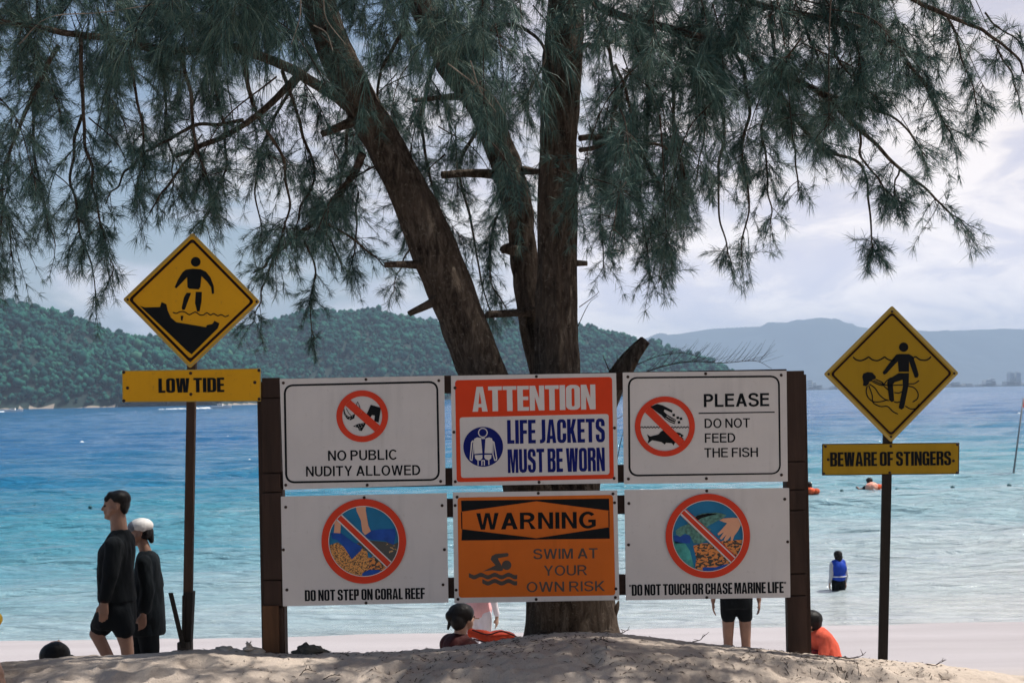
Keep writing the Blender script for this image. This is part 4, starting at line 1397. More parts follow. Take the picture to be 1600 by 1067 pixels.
lean_post("post", (291, 1030), (301.5, 400), 13.5, 0.045, M['wood_post'], L, YL + 0.006)
lean_post("post_sleeve", (289, 1032), (294, 925), 15, 0.07, M['wood_black'], L, YL + 0.0)
lean_post("post_side_strip", (286, 1026), (287, 930), 5, 0.03, M['wood_black'], L, YL - 0.012, 0.002)
MB().box(at(277, 1040, YL - 0.03), np.array(at(302, 998, YL + 0.09)), 0.006).build("post_foot", M['concrete'], L)

z = zmap(3.557, 1260, 460)
Rr = empty("diamond_sign", at(1381, 1030, YS))
tag(Rr, "yellow diamond BEWARE OF STINGERS sign with jellyfish, on thin black post", "sign", "yellow diamond signs on posts")
dq = z([(476, 62), (847, 437), (470, 822), (96, 443)])
pan = slab("diamond_panel", dq, YS, 0.005, M['yellow_shaded'], Rr, 3)
draw("edge_band", [[rrect(inward(dq, 0.4), 3), rrect(inward(dq, 4.6), 3)]], YS, 1, M['yellow_edge'], pan)
draw("border", [[rrect(inward(dq, 7.2), 5), rrect(inward(dq, 10.4), 4)]], YS, 2, M['maroon'], pan)
fig = [[z(circ(540, 293, 26, 28))],
       [z([(500, 334), (515, 331), (570, 331), (592, 345), (608, 390), (624, 446), (618, 462), (602, 462), (594, 440), (570, 372), (570, 430), (512, 430), (508, 372), (484, 396), (444, 440), (430, 446), (423, 434), (440, 410), (476, 362)])],
       [z([(512, 437), (570, 437), (568, 500), (556, 560), (542, 630), (528, 640), (512, 630), (524, 570), (536, 510), (534, 474), (490, 488), (480, 500), (488, 590), (474, 598), (460, 588), (448, 490), (456, 472)])],
       [z([(310, 456), (316, 440), (340, 431), (366, 434), (386, 456), (384, 470), (366, 474), (368, 482), (350, 484), (344, 500), (330, 510), (314, 506), (316, 486)])],
       [ribbon(z([(259, 348), (275, 362), (300, 368), (325, 360), (346, 347)]), 2.2)], [ribbon(z([(346, 347), (365, 362), (392, 368), (415, 360), (434, 347)]), 2.2)], [ribbon(z([(434, 347), (455, 362), (478, 367), (494, 360)]), 2.2)],
       [ribbon(z([(590, 356), (606, 347), (630, 362), (660, 366), (680, 358), (692, 346)]), 2.2)]]
tent = [[(366, 484), (400, 500), (425, 504), (446, 480), (472, 462)], [(372, 478), (410, 494), (450, 505), (500, 504), (534, 504)], [(350, 498), (380, 520), (408, 560), (440, 585), (458, 590)], [(338, 508), (332, 540), (345, 575), (375, 596), (420, 594), (450, 584)],
        [(346, 505), (365, 560), (370, 600), (410, 622), (450, 622), (480, 650), (508, 664)], [(384, 472), (420, 488), (432, 510), (460, 535)], [(568, 497), (600, 495), (626, 478)], [(566, 508), (600, 520), (620, 550), (615, 580), (590, 598)], [(548, 620), (580, 636), (610, 632), (626, 608)], [(488, 545), (512, 548), (530, 540)], [(486, 596), (504, 600), (518, 596)]]
fig += [[ribbon(z(t_), 1.75)] for t_ in tent]
draw("stinger_picture", fig, YS, 2, M['black'], pan)
screws(z([(476, 96), (124, 443), (822, 438), (470, 790)]), YS, pan, 0.007)
pq = z([(88, 830), (850, 823), (848, 997), (87, 1005)])
pla = slab("name_plate", pq, YS, 0.005, M['yellow_shaded'], Rr, 1.2)
draw("edge_band", [[pq, inset(pq, 1.2)]], YS, 1, M['maroon'], pla)
draw("lettering", heavy_text("BEWARE OF STINGERS", z([(132, 955)])[0], z([(804, 948)])[0], 78 / 3.557, 0.045, 0.2), YS, 2, M['black'], pla)
screws(z([(106, 844), (469, 842), (839, 833), (121, 917), (817, 924), (463, 990), (96, 996), (838, 990)]), YS, pla, 0.008)
lean_post("post", (1380, 1048), (1391, 540), 14, 0.03, M['wood_black'], Rr, YS + 0.006, 0.003)


# ------------------------------------------------------------------ the casuarina tree
YT = 9.15                                                 # distance of the trunk
tree = empty("casuarina_tree", at(893, 1000, YT))
tag(tree, "casuarina tree with three leaning trunks and drooping needle foliage behind the sign frame", "tree")


def trunk_mesh(pts, wpx, seg=40, step=0.025, rough=0.010, flare=None, seed=0):
    """pts: (px, py, Y); wpx: widths in pixels at the same points"""
    P3 = np.array([at(*p) for p in pts])
    L_ = np.linalg.norm(np.diff(P3, axis=0), axis=1).sum()
    n = max(6, int(L_ / step))
    P = spline(P3, n)
    t = np.linspace(0, 1, n)
    r = np.interp(t, np.linspace(0, 1, len(wpx)), np.array(wpx) / 2 * np.array([p[2] for p in pts]) / FPX)
    T, A, B = frames(P)
    th = np.linspace(0, 2 * math.pi, seg, endpoint=False)
    s = np.concatenate(([0], np.cumsum(np.linalg.norm(np.diff(P, axis=0), axis=1))))
    S, TH = np.meshgrid(s, th, indexing='ij')
    cx, sx = np.cos(TH), np.sin(TH)
    fur = np.abs(fbm(cx * 3.6 + seed, sx * 3.6, S * 2.2, oct=3, seed=30 + seed))
    lump = fbm(cx * 0.9 + seed, sx * 0.9, S * 1.1, oct=3, seed=50 + seed)
    rr = r[:, None] * (1 + 0.10 * lump) + rough * (fur * 2 - 0.7)
    if flare:
        z0, amp, k = flare
        h = np.maximum(0, P[:, 2] - z0)
        lob = 0.75 + 0.35 * np.cos(3 * TH + 0.6) + 0.25 * np.cos(5 * TH + 1.9)
        rr = rr + (amp * np.exp(-h / k))[:, None] * lob
    V = P[:, None, :] + rr[..., None] * (cx[..., None] * A[:, None, :] + sx[..., None] * B[:, None, :])
    idx = np.arange(n * seg).reshape(n, seg)
    F = np.stack((idx[:-1], np.roll(idx, -1, 1)[:-1], np.roll(idx, -1, 1)[1:], idx[1:]), -1).reshape(-1, 4).tolist()
    F.append(idx[0].tolist()[::-1])
    F.append(idx[-1].tolist())
    return V.reshape(-1, 3), F


def limb_part(name, pts, wpx, seg=12, step=0.03, rough=0.004, seed=0, parent=tree, mat=None, flare=None):
    V, F = trunk_mesh(pts, wpx, seg, step, rough, flare, seed)
    return build(name, V, F, mat or M['bark'], parent, smooth=True)


zb = float(ground(at(893, 1000, YT)[0], YT)) - 0.1
limb_part("trunk", [(893, 1045, YT), (893, 985, YT), (890, 900, YT), (884, 800, YT), (876, 700, YT), (870, 600, YT), (869, 500, YT), (870, 400, YT), (871, 225, YT), (877, 100, YT), (884, -20, YT), (892, -260, YT), (900, -700, YT)],
          [146, 130, 128, 120, 80, 71, 67, 64, 61, 59, 56, 48, 28], 64, 0.02, 0.011, 1, flare=(zb + 0.05, 0.05, 0.22))
limb_part("trunk", [(868, 890, YT - 0.02), (835, 780, YT - 0.06), (800, 680, YT - 0.1), (757, 585, YT - 0.12), (719, 490, YT - 0.14), (679, 394, YT - 0.15), (647, 315, YT - 0.15), (600, 225, YT - 0.12), (555, 140, YT - 0.1), (517, 56, YT - 0.05), (495, -10, YT), (440, -200, YT + 0.1), (330, -600, YT + .3)],
          [96, 84, 74, 69, 66, 68, 62, 60, 58, 54, 52, 42, 22], 56, 0.02, 0.009, 2)
limb_part("trunk", [(886, 850, YT + 0.25), (868, 700, YT + 0.38), (846, 560, YT + 0.45), (826, 470, YT + 0.48), (815, 394, YT + 0.5), (811, 337, YT + 0.5), (797, 281, YT + 0.52), (779, 225, YT + 0.55), (755, 169, YT + 0.6), (710, 112, YT + 0.65), (690, 75, YT + 0.7), (655, 0, YT + 0.8), (600, -200, YT + 1), (500, -560, YT + 1.3)],
          [72, 52, 44, 40, 40, 41, 42, 43, 44, 40, 37, 34, 26, 14], 44, 0.02, 0.012, 3)
limb_part("cut_stem", [(884, 900, YT + 0.1), (902, 760, YT + 0.02), (925, 670, YT - 0.02), (952, 610, YT - 0.05), (972, 578, YT - 0.08), (992, 550, YT - 0.1), (1008, 531, YT - 0.12)],
          [96, 72, 46, 38, 33, 25, 18], 26, 0.015, 0.008, 4)
for k, pts in enumerate(([(945, 985), (975, 992), (1010, 996), (1045, 1004)], [(915, 985), (930, 1000), (955, 1012), (990, 1020)], [(850, 990), (835, 1003), (812, 1012), (790, 1015)])):
    P_ = spline(np.array([at(px, 990, YT - 0.18 - 0.16 * i) for i, (px, py) in enumerate(pts)]), 26)
    P_[:, 2] = ground(P_[:, 0], P_[:, 1]) + np.linspace(0.035, -0.02, 26) + 0.008 * np.sin(np.linspace(0, 9, 26) + k)
    V_, F_ = tube_vf(P_, np.linspace(0.05, 0.012, 26), 10)
    build("root", V_, F_, M['bark'], tree, smooth=True)
limb_part("broken_stub", [(955, 965, YT - .05), (962, 950, YT - .06), (966, 938, YT - .06)], [12, 9, 2], 8, 0.01, 0.004, 5)
for k, (pts, wp) in enumerate((
        ([(560, 186, YT - .12), (536, 196, YT - .2), (504, 210, YT - .28)], [16, 13, 10]),
        ([(672, 416, YT - .2), (640, 413, YT - .26), (602, 414, YT - .34)], [17, 12, 9]),
        ([(694, 462, YT - .2), (668, 476, YT - .25), (639, 490, YT - .3)], [20, 15, 10]),
        ([(785, 274, YT + .5), (735, 272, YT + .42), (690, 274, YT + .35)], [15, 13, 10]),
        ([(815, 265, YT + .5), (832, 268, YT + .45), (842, 268, YT + .4)], [12, 10, 8]),
        ([(840, 486, YT + .3), (800, 490, YT + .2), (760, 493, YT + .1)], [16, 13, 10]),
        ([(720, 150, YT + .6), (698, 152, YT + .55), (645, 158, YT + .4)], [12, 10, 6]),
        ([(900, 411, YT), (908, 411, YT), (918, 411, YT)], [8, 7, 6]),
        ([(822, 395, YT + .45), (793, 388, YT + .42), (784, 392, YT + .4)], [22, 18, 8]))):
    limb_part("branch_stub", pts, wp, 12, 0.012, 0.006, 20 + k)

# boughs traced from the photograph: (points in pixels and distance), start width, end width, twig density, droop of the twigs
BOUGHS = []


def bough(pts, w0, w1, dens=1.0, droop=0.5, tw=(0.12, 0.34), part=True):
    BOUGHS.append((pts, w0, w1, dens, droop, tw, part))


T0 = YT
bough([(545, 165, T0 - .1), (500, 135, T0 - .3), (450, 106, T0 - .5), (382, 80, T0 - .7), (280, 80, T0 - .9), (200, 67, T0 - 1.0), (112, 54, T0 - 1.1), (40, 40, T0 - 1.2), (-120, 20, T0 - 1.4)], 18, 6, 1.3, 0.5)
bough([(470, 115, T0 - .4), (420, 165, T0 - .5), (373, 202, T0 - .6), (310, 230, T0 - .7), (272, 246, T0 - .75)], 11, 6, 0.5, 0.6)
bough([(380, 190, T0 - .5), (300, 200, T0 - .6), (252, 225, T0 - .7), (205, 258, T0 - .75), (188, 280, T0 - .8), (168, 318, T0 - .85)], 6, 2, 0.5, 0.7)
bough([(300, 240, T0 - .7), (265, 285, T0 - .75), (232, 331, T0 - .8)], 4, 2, 0.1, 0.7)
bough([(569, 242, T0 - .2), (540, 290, T0 - .1), (501, 340, T0 + .05), (460, 368, T0 + .15), (418, 410, T0 + .25), (395, 425, T0 + .3)], 13, 3, 1.0, 0.6)
bough([(500, 342, T0), (520, 380, T0 + .1), (535, 424, T0 + .15)], 5, 2, 0.6, 0.8)
bough([(500, 340, T0), (550, 372, T0 + .05), (600, 414, T0 + .1)], 5, 2, 0.5, 0.8)
bough([(470, 362, T0 + .1), (492, 420, T0 + .2), (488, 470, T0 + .2), (490, 530, T0 + .2)], 4, 1.5, 1.0, 0.9, (0.06, .16))
bough([(430, 400, T0 + .2), (410, 450, T0 + .25), (398, 505, T0 + .25)], 4, 1.5, 0.9, 0.9, (0.06, .15))
bough([(560, 300, T0 + .5), (555, 370, T0 + .6), (545, 425, T0 + .6)], 4, 2, 1.1, 0.9, (.08, .2))
bough([(640, 390, T0 + .7), (620, 430, T0 + .7), (612, 460, T0 + .7)], 3, 1.5, 0.8, 0.9, (.08, .16))
# left curtain
bough([(95, 70, T0 - 1.0), (60, 130, T0 - 1.0), (30, 200, T0 - 1.0), (12, 260, T0 - 1.0), (0, 340, T0 - 1), (-8, 430, T0 - 1)], 7, 2, 1.2, 0.9)
bough([(124, 60, T0 - 1.1), (128, 166, T0 - 1.0), (140, 252, T0 - 1.0), (150, 320, T0 - .95), (165, 380, T0 - .9), (178, 430, T0 - .9)], 6, 1.5, 1.0, 0.9, (0.1, 0.26))
bough([(50, 150, T0 - .6), (52, 240, T0 - .6), (72, 330, T0 - .55), (88, 385, T0 - .5)], 5, 1.5, 1.0, 0.9, (0.1, 0.24))
bough([(130, 180, T0 - .8), (110, 260, T0 - .8), (120, 340, T0 - .8), (140, 400, T0 - .75), (148, 470, T0 - .75)], 5, 1.5, 1.0, 0.9, (0.08, 0.22))
bough([(-40, 90, T0 - .5), (-20, 220, T0 - .5), (10, 330, T0 - .4), (16, 400, T0 - .4)], 6, 2, 1.1, 0.9)
bough([(200, 70, T0 - 1.0), (215, 150, T0 - .9), (225, 220, T0 - .9), (215, 280, T0 - .85)], 5, 2, 1.0, 0.9, (.1, .26))
bough([(280, 80, T0 - .9), (300, 160, T0 - .8), (310, 230, T0 - .8), (330, 310, T0 - .7), (318, 340, T0 - .7)], 6, 2, 1.2, 0.8, (.1, .26))
bough([(330, 90, T0 - .8), (345, 180, T0 - .6), (352, 260, T0 - .5), (330, 320, T0 - .5), (312, 352, T0 - .5)], 5, 2, 1.0, 0.9, (.08, .2))
bough([(380, 90, T0 - .7), (400, 180, T0 - .5), (440, 250, T0 - .4), (450, 330, T0 - .4), (430, 400, T0 - .4)], 7, 2, 1.3, 0.8)
bough([(440, 110, T0 - .5), (470, 200, T0 - .1), (490, 270, T0), (470, 330, T0), (455, 380, T0)], 6, 2, 1.3, 0.8)
bough([(250, 100, T0 - .3), (260, 180, T0 - .2), (268, 250, T0 - .2), (270, 300, T0 - .2)], 5, 2, 1.1, 0.8, (.1, .24))
bough([(520, 60, T0 + .4), (470, 120, T0 + .8), (420, 200, T0 + 1.0), (400, 290, T0 + 1.1), (410, 360, T0 + 1.1)], 8, 2, 1.5, 0.8)
bough([(550, 150, T0 + .5), (540, 230, T0 + .9), (530, 320, T0 + 1.0), (560, 380, T0 + 1.0)], 7, 2, 1.4, 0.8)
bough([(640, 40, T0 + .8), (600, 100, T0 + 1.0), (590, 170, T0 + 1.1), (620, 240, T0 + 1.2)], 8, 2, 1.2, 0.7)
# between the trunks
bough([(680, 90, T0 + .7), (660, 170, T0 + 1.0), (665, 250, T0 + 1.1), (690, 330, T0 + 1.1), (700, 380, T0 + 1.1)], 8, 2, 1.5, 0.8)
bough([(760, 180, T0 + .7), (720, 260, T0 + 1.0), (735, 340, T0 + 1.1), (750, 430, T0 + 1.1), (770, 500, T0 + 1.1)], 7, 2, 1.3, 0.9)
bough([(800, 290, T0 + .6), (770, 360, T0 + .9), (765, 430, T0 + .9), (790, 480, T0 + .9)], 5, 2, 1.0, 0.9, (.08, .2))
bough([(700, 110, T0 + .5), (740, 60, T0 + .2), (800, 40, T0), (850, 80, T0 - .2), (820, 160, T0 - .3)], 9, 3, 1.2, 0.5)
# right of the straight trunk
bough([(908, 219, T0), (940, 211, T0 + .1), (958, 180, T0 + .1), (969, 150, T0 + .2), (985, 110, T0 + .3)], 10, 5, 0.4, 0.5)
bough([(905, 234, T0), (950, 228, T0 + .2), (1000, 226, T0 + .3), (1040, 235, T0 + .4), (1060, 290, T0 + .5), (1070, 350, T0 + .5)], 8, 2, 1.1, 0.8)
bough([(960, 175, T0 + .2), (1000, 240, T0 + .3), (1035, 300, T0 + .4)], 9, 7, 0.2, 0.8)
bough([(908, 75, T0), (935, 70, T0 - .1), (965, 61, T0 - .2)], 9, 6, 0.3, 0.6)
bough([(880, -20, T0), (960, 20, T0 - .4), (1060, 50, T0 - .7), (1150, 76, T0 - .8), (1202, 110, T0 - .9), (1272, 140, T0 - .9), (1342, 203, T0 - .9), (1405, 261, T0 - .9), (1458, 308, T0 - .9), (1505, 348, T0 - .9)], 14, 2, 1.1, 0.6, (.10, .30))
bough([(900, -60, T0), (1050, -30, T0 - .6), (1200, 10, T0 - .9), (1300, 35, T0 - 1.0), (1380, 60, T0 - 1.1), (1430, 110, T0 - 1.1), (1470, 180, T0 - 1.1), (1490, 220, T0 - 1.1)], 12, 2, 1.1, 0.6, (.10, .28))
bough([(1150, -60, T0 - .8), (1350, -20, T0 - 1.1), (1440, 6, T0 - 1.2), (1510, 35, T0 - 1.2), (1551, 60, T0 - 1.2), (1597, 105, T0 - 1.2), (1625, 150, T0 - 1.2)], 9, 2, 0.55, 0.6, (.08, .22))
bough([(1480, 20, T0 - 1.2), (1500, 80, T0 - 1.2), (1520, 140, T0 - 1.2), (1530, 185, T0 - 1.2)], 3, 1.5, 0.8, 0.7, (.06, .16))
bough([(1560, 70, T0 - 1.2), (1585, 130, T0 - 1.2), (1597, 180, T0 - 1.2)], 3, 1.5, 0.5, 0.7, (.05, .12))
bough([(1540, 20, T0 - 1.0), (1580, 60, T0 - 1.0), (1640, 90, T0 - 1.0)], 3, 1.5, 0.5, 0.5, (.06, .14))
bough([(1202, 110, T0 - .9), (1240, 180, T0 - .8), (1290, 236, T0 - .8), (1342, 258, T0 - .8), (1360, 325, T0 - .8), (1364, 395, T0 - .8)], 7, 2, 2.0, 0.8, (.07, .2))
bough([(1272, 140, T0 - .9), (1330, 160, T0 - .8), (1400, 190, T0 - .8), (1450, 250, T0 - .8)], 6, 2, 1.2, 0.7, (.08, .22))
bough([(1342, 203, T0 - .9), (1350, 250, T0 - .9), (1390, 300, T0 - .9), (1410, 320, T0 - .9)], 4, 1.5, 1.0, 0.8, (.07, .18))
bough([(1405, 261, T0 - .9), (1400, 290, T0 - .9), (1395, 320, T0 - .9)], 3, 1.5, 0.9, 0.8, (.06, .14))
bough([(1074, 60, T0 - .3), (1110, 120, T0 - .1), (1130, 180, T0), (1124, 260, T0), (1122, 325, T0), (1138, 405, T0)], 8, 2, 1.3, 0.9, (.1, .26))
bough([(1000, 60, T0 + .2), (1010, 140, T0 + .4), (1010, 220, T0 + .5), (1000, 300, T0 + .5), (1010, 380, T0 + .5), (1020, 440, T0 + .5)], 7, 2, 1.3, 0.9, (.1, .24))
bough([(940, 40, T0 + .4), (960, 120, T0 + .7), (950, 220, T0 + .8), (940, 320, T0 + .8), (940, 420, T0 + .8)], 7, 2, 1.3, 0.9, (.08, .22))
bough([(1060, 100, T0), (1050, 200, T0 + .1), (1070, 290, T0 + .2), (1045, 360, T0 + .2), (1030, 440, T0 + .2)], 6, 2, 1.3, 0.9, (.1, .24))
bough([(1150, 76, T0 - .8), (1170, 160, T0 - .6), (1160, 240, T0 - .6), (1170, 310, T0 - .6), (1155, 400, T0 - .6)], 6, 2, 1.3, 0.9, (.1, .24))
bough([(1200, 20, T0 - .2), (1210, 120, T0), (1190, 200, T0), (1200, 280, T0), (1205, 350, T0)], 6, 2, 1.2, 0.9, (.1, .24))
bough([(1202, 110, T0 - .9), (1225, 170, T0 - .6), (1240, 240, T0 - .6), (1245, 300, T0 - .6)], 5, 2, 1.0, 0.9, (.08, .2))
bough([(1300, 35, T0 - 1.0), (1310, 90, T0 - 1.0), (1340, 130, T0 - 1.0), (1375, 160, T0 - 1.0)], 5, 2, 1.6, 0.8, (.08, .22))
bough([(1250, 20, T0 - .6), (1270, 70, T0 - .6), (1290, 120, T0 - .6), (1300, 190, T0 - .6)], 5, 2, 1.1, 0.8, (.08, .22))
bough([(1100, 10, T0 - .5), (1090, 100, T0 - .5), (1100, 190, T0 - .4), (1090, 280, T0 - .4)], 6, 2, 1.3, 0.8, (.1, .26))
bough([(960, 100, T0 - .3), (985, 180, T0 - .3), (975, 260, T0 - .2), (960, 340, T0 - .2)], 5, 2, 1.2, 0.9, (.1, .24))

TV, TF, TM, tn = [], [], [], 0            # twig wood inside the crown
tuftP, tuftD, tuftL, tuftN = [], [], [], []
rng = np.random.default_rng(23)


def lower_limit(px):
    """how far down (in pixels) the general mass of the crown hangs"""
    return np.interp(px, [-200, 0, 120, 170, 200, 260, 340, 400, 470, 560, 640, 700, 760, 830, 900, 960, 1040, 1090, 1150, 1200, 1260, 1340, 1400, 1460, 1500, 1560, 1640],
                     [400, 420, 330, 330, 250, 260, 280, 340, 370, 380, 370, 300, 330, 330, 370, 370, 380, 320, 330, 290, 220, 200, 150, 90, 50, 20, 10])


def grow(P3, dens, droop, tw, size=1.0, needle_scale=1.0):
    """twigs along a bough, each carrying starry tufts of needles"""
    n = len(P3)
    seg = np.linalg.norm(np.diff(P3, axis=0), axis=1)
    s = np.concatenate(([0], np.cumsum(seg)))
    k = max(3, int(s[-1] / 0.021 * dens))
    ph = rng.uniform(0, 99)
    for d in np.sort(rng.uniform(0.12 * s[-1], s[-1] * 1.0, k)):
        if vnoise(d * 5.2 + ph, 0.5, seed=77) < -0.02 and d < s[-1] - 0.10:
            continue
        p = np.array([np.interp(d, s, P3[:, j]) for j in range(3)])
        i = min(n - 2, max(0, np.searchsorted(s, d) - 1))
        t = (P3[i + 1] - P3[i]) / (seg[i] + 1e-9)
        v = 0.55 * t + rng.normal(0, 0.70, 3) + np.array((0, 0, -droop * 0.32))
        v /= np.linalg.norm(v)
        L_ = rng.uniform(*tw) * size * (0.8 if rng.random() < .75 else 1.25)
        m = 5
        pts = [p]
        for q in range(m):
            v = v + np.array((0, 0, -0.16 * droop)) + rng.normal(0, 0.10, 3)
            v /= np.linalg.norm(v)
            pts.append(pts[-1] + v * L_ / m)
        twig(np.array(pts), 0.0028, 0.0011)
        for q in range(1, m + 1):
            if q < 2 and rng.random() < 0.5:
                continue
            dd = pts[q] - pts[q - 1]
            tuftP.append(pts[q])
            tuftD.append(dd / (np.linalg.norm(dd) + 1e-9))
            tuftL.append((0.052 + 0.045 * rng.random()) * needle_scale)
            tuftN.append(22 if q == m else 13)
        if rng.random() < 0.5:                            # a side shoot
            q = rng.integers(1, m)
            dd = pts[q + 1] - pts[q] + rng.normal(0, L_ / m * 0.9, 3)
            dd /= np.linalg.norm(dd) + 1e-9
            e = pts[q] + dd * L_ * 0.35
            twig(np.array([pts[q], e]), 0.0018, 0.0009)
            tuftP.append(e); tuftD.append(dd); tuftL.append(0.07 * needle_scale); tuftN.append(20)


def twig(P, r0, r1):
    global tn
    V, F = tube_vf(P, np.linspace(r0, r1, len(P)), 3, False)
    TV.append(V)
    TF.append(np.array(F) + tn)
    tn += len(V)


for pts, w0, w1, dens, droop, tw, part in BOUGHS:
    P3 = spline(np.array([at(*p) for p in pts]), 10 * len(pts))
    P3 = P3 + 0.012 * np.stack([vnoise(np.arange(len(P3)) * 0.2, np.full(len(P3), j * 3.3), seed=int(pts[0][0]) + 500 + j) for j in range(3)], -1)
    r = np.linspace(w0, w1, len(P3)) / 2 * YT / FPX
    V, F = tube_vf(P3, r, 9)
    build("branch", V, F, M['bark'], tree, smooth=True)
    grow(P3, dens, droop, tw)

# the mass of the crown: shoots that hang out of the higher limbs through the whole depth of the tree
for k in range(265):
    px = rng.uniform(-260, 1480)
    lim = float(lower_limit(px))
    top = rng.uniform(-230, lim - 60) if lim > 120 else rng.uniform(-230, 0)
    Y = rng.uniform(7.7, 11.6)
    if 470 < px < 960 and rng.random() < 0.8:
        Y = rng.uniform(9.6, 11.6)
    a = at(px, top, Y)
    ln = rng.uniform(0.35, 0.85)
    bot_px = top + ln * FPX / Y
    if bot_px > lim:
        ln = max(0.2, (lim - top) * Y / FPX)
    side = rng.normal(0, 0.30, 2)
    P3 = spline(np.array([a, a + np.array((side[0] * .6, side[1] * .6, -ln * .35)), a + np.array((side[0], side[1], -ln))]), 12)
    twig(P3, 0.006, 0.002)
    grow(P3, 1.0, 0.85, (0.10, 0.28))

# fuller masses along the top of the crown
for k in range(78):
    px = rng.uniform(-60, 1330)
    Y = rng.uniform(7.8, 9.0) if not 470 < px < 930 else rng.uniform(8.1, 10.5)
    a = at(px, rng.uniform(-170, 20 if px > 250 else 60), Y)
    ln = rng.uniform(0.28, 0.55)
    side = rng.normal(0, 0.22, 2)
    P3 = spline(np.array([a, a + np.array((side[0] * .6, side[1] * .6, -ln * .35)), a + np.array((side[0], side[1], -ln))]), 12)
    twig(P3, 0.005, 0.002)
    grow(P3, 1.1, 0.85, (0.10, 0.26))

# long grassy shoots that hang nearest, in the upper middle
longP, longD, longL = [], [], []
for (x0, x1, y0, y1, n_, Y0_, Y1_) in ((330, 520, -90, 60, 18, 7.9, 8.6), (560, 760, -90, 80, 20, 7.9, 8.6), (690, 850, -40, 150, 18, 8.0, 8.8), (760, 860, 60, 260, 8, 8.6, 9.0), (960, 1160, -60, 200, 20, 8.0, 8.9), (60, 430, -60, 50, 30, 7.8, 8.2)):
    for k in range(n_):
        p = at(rng.uniform(x0, x1), rng.uniform(y0, y1), rng.uniform(Y0_, Y1_))
        v = np.array((rng.normal(0, .5), rng.normal(0, .35), -0.6))
        for q in range(7):
            v = v / np.linalg.norm(v)
            longP.append(p.copy()); longD.append(v.copy()); longL.append(rng.uniform(0.16, 0.26))
            pn = p + v * 0.045
            twig(np.array([p, pn]), 0.002, 0.0015)
            p, v = pn, v + np.array((0, 0, -0.12)) + rng.normal(0, .1, 3)

# the crown goes on overhead, out of the frame, and shades the signs and the sand
upP, upD, upL = [], [], []
for k in range(5400):
    a = rng.uniform(0, 6.283)
    rad = 7.0 * math.sqrt(rng.random())
    c = np.array((rad * math.cos(a) + 3.0, 6.4 + 1.16 * rad * math.sin(a), rng.uniform(5.4, 10.5)))
    if vnoise(c[0] * 0.75, c[1] * 0.9, c[2] * 0.6, seed=91) < 0.0:
        continue
    for q in range(9):
        upP.append(c + rng.normal(0, 0.16, 3)); v = rng.normal(0, .6, 3) + np.array((0, 0, -.5)); upD.append(v / np.linalg.norm(v)); upL.append(rng.uniform(.16, .28))


def needle_mesh(P, D, L_, Nn, width, spread, sag, r):
    P, D, L_, Nn = np.array(P), np.array(D), np.array(L_), np.array(Nn)
    idx = np.repeat(np.arange(len(P)), Nn)
    n = len(idx)
    d = D[idx] + r.normal(0, spread, (n, 3))
    d /= np.linalg.norm(d, axis=1)[:, None]
    ln = L_[idx] * r.uniform(0.55, 1.15, n)
    base = P[idx] + r.normal(0, 0.005, (n, 3))
    side = np.cross(d, r.normal(0, 1, (n, 3)))
    side /= np.linalg.norm(side, axis=1)[:, None] + 1e-9
    w = width * r.uniform(0.7, 1.3, n)
    mid = base + d * (ln * 0.55)[:, None]
    tip = base + d * ln[:, None] + np.array((0, 0, -1.0)) * (sag * ln)[:, None]
    V = np.stack((base - side * w[:, None] * .5, base + side * w[:, None] * .5, mid + side * w[:, None] * .45, tip, mid - side * w[:, None] * .45), 1)
    k = np.arange(n)[:, None] * 5
    F = np.concatenate((k + np.array([[0, 1, 2]]), k + np.array([[0, 2, 4]]), k + np.array([[4, 2, 3]])), 1).reshape(-1, 3)
    return V.reshape(-1, 3), F


V1, F1 = needle_mesh(tuftP, tuftD, tuftL, tuftN, 0.0021, 0.62, 0.12, rng)
V2, F2 = needle_mesh(longP, longD, longL, np.full(len(longP), 9), 0.0026, 0.30, 0.30, rng)
V3, F3 = needle_mesh(upP, upD, upL, np.full(len(upP), 9), 0.011, 0.6, 0.2, rng)
wV, wF = np.concatenate(TV), np.concatenate(TF)
wF3 = np.concatenate((wF[:, :3], wF[:, [0, 2, 3]]))
n1, n2, n3 = len(V1), len(V2), len(V3)
print("needles", len(F1) // 3, len(F2) // 3, len(F3) // 3, "twig faces", len(wF3))
allV = np.concatenate((V1, V2, V3, wV))
allF = np.concatenate((F1, F2 + n1, F3 + n1 + n2, wF3 + n1 + n2 + n3))
mi = np.concatenate((np.zeros(len(F1) + len(F2) + len(F3), int), np.ones(len(wF3), int)))
build("crown", allV, allF, [M['needle'], M['twig']], tree, midx=mi)

# pale bare twigs in front of the crown
for pts in ([(30, 70), (75, 28), (160, 20), (250, 6), (330, -4)], [(470, 0), (468, 30), (455, 70)], [(505, -10), (510, 30), (540, 70)], [(490, 40), (510, 52), (520, 80)], [(700, 100), (740, 130), (770, 150), (790, 180)], [(735, 95), (750, 140), (775, 175)]):
    MB().tube(spline([at(x, y, 7.9) for x, y in pts], 16), np.linspace(0.004, 0.0015, 16), 5).build("dead_twig", M['dry_twig'], tree)
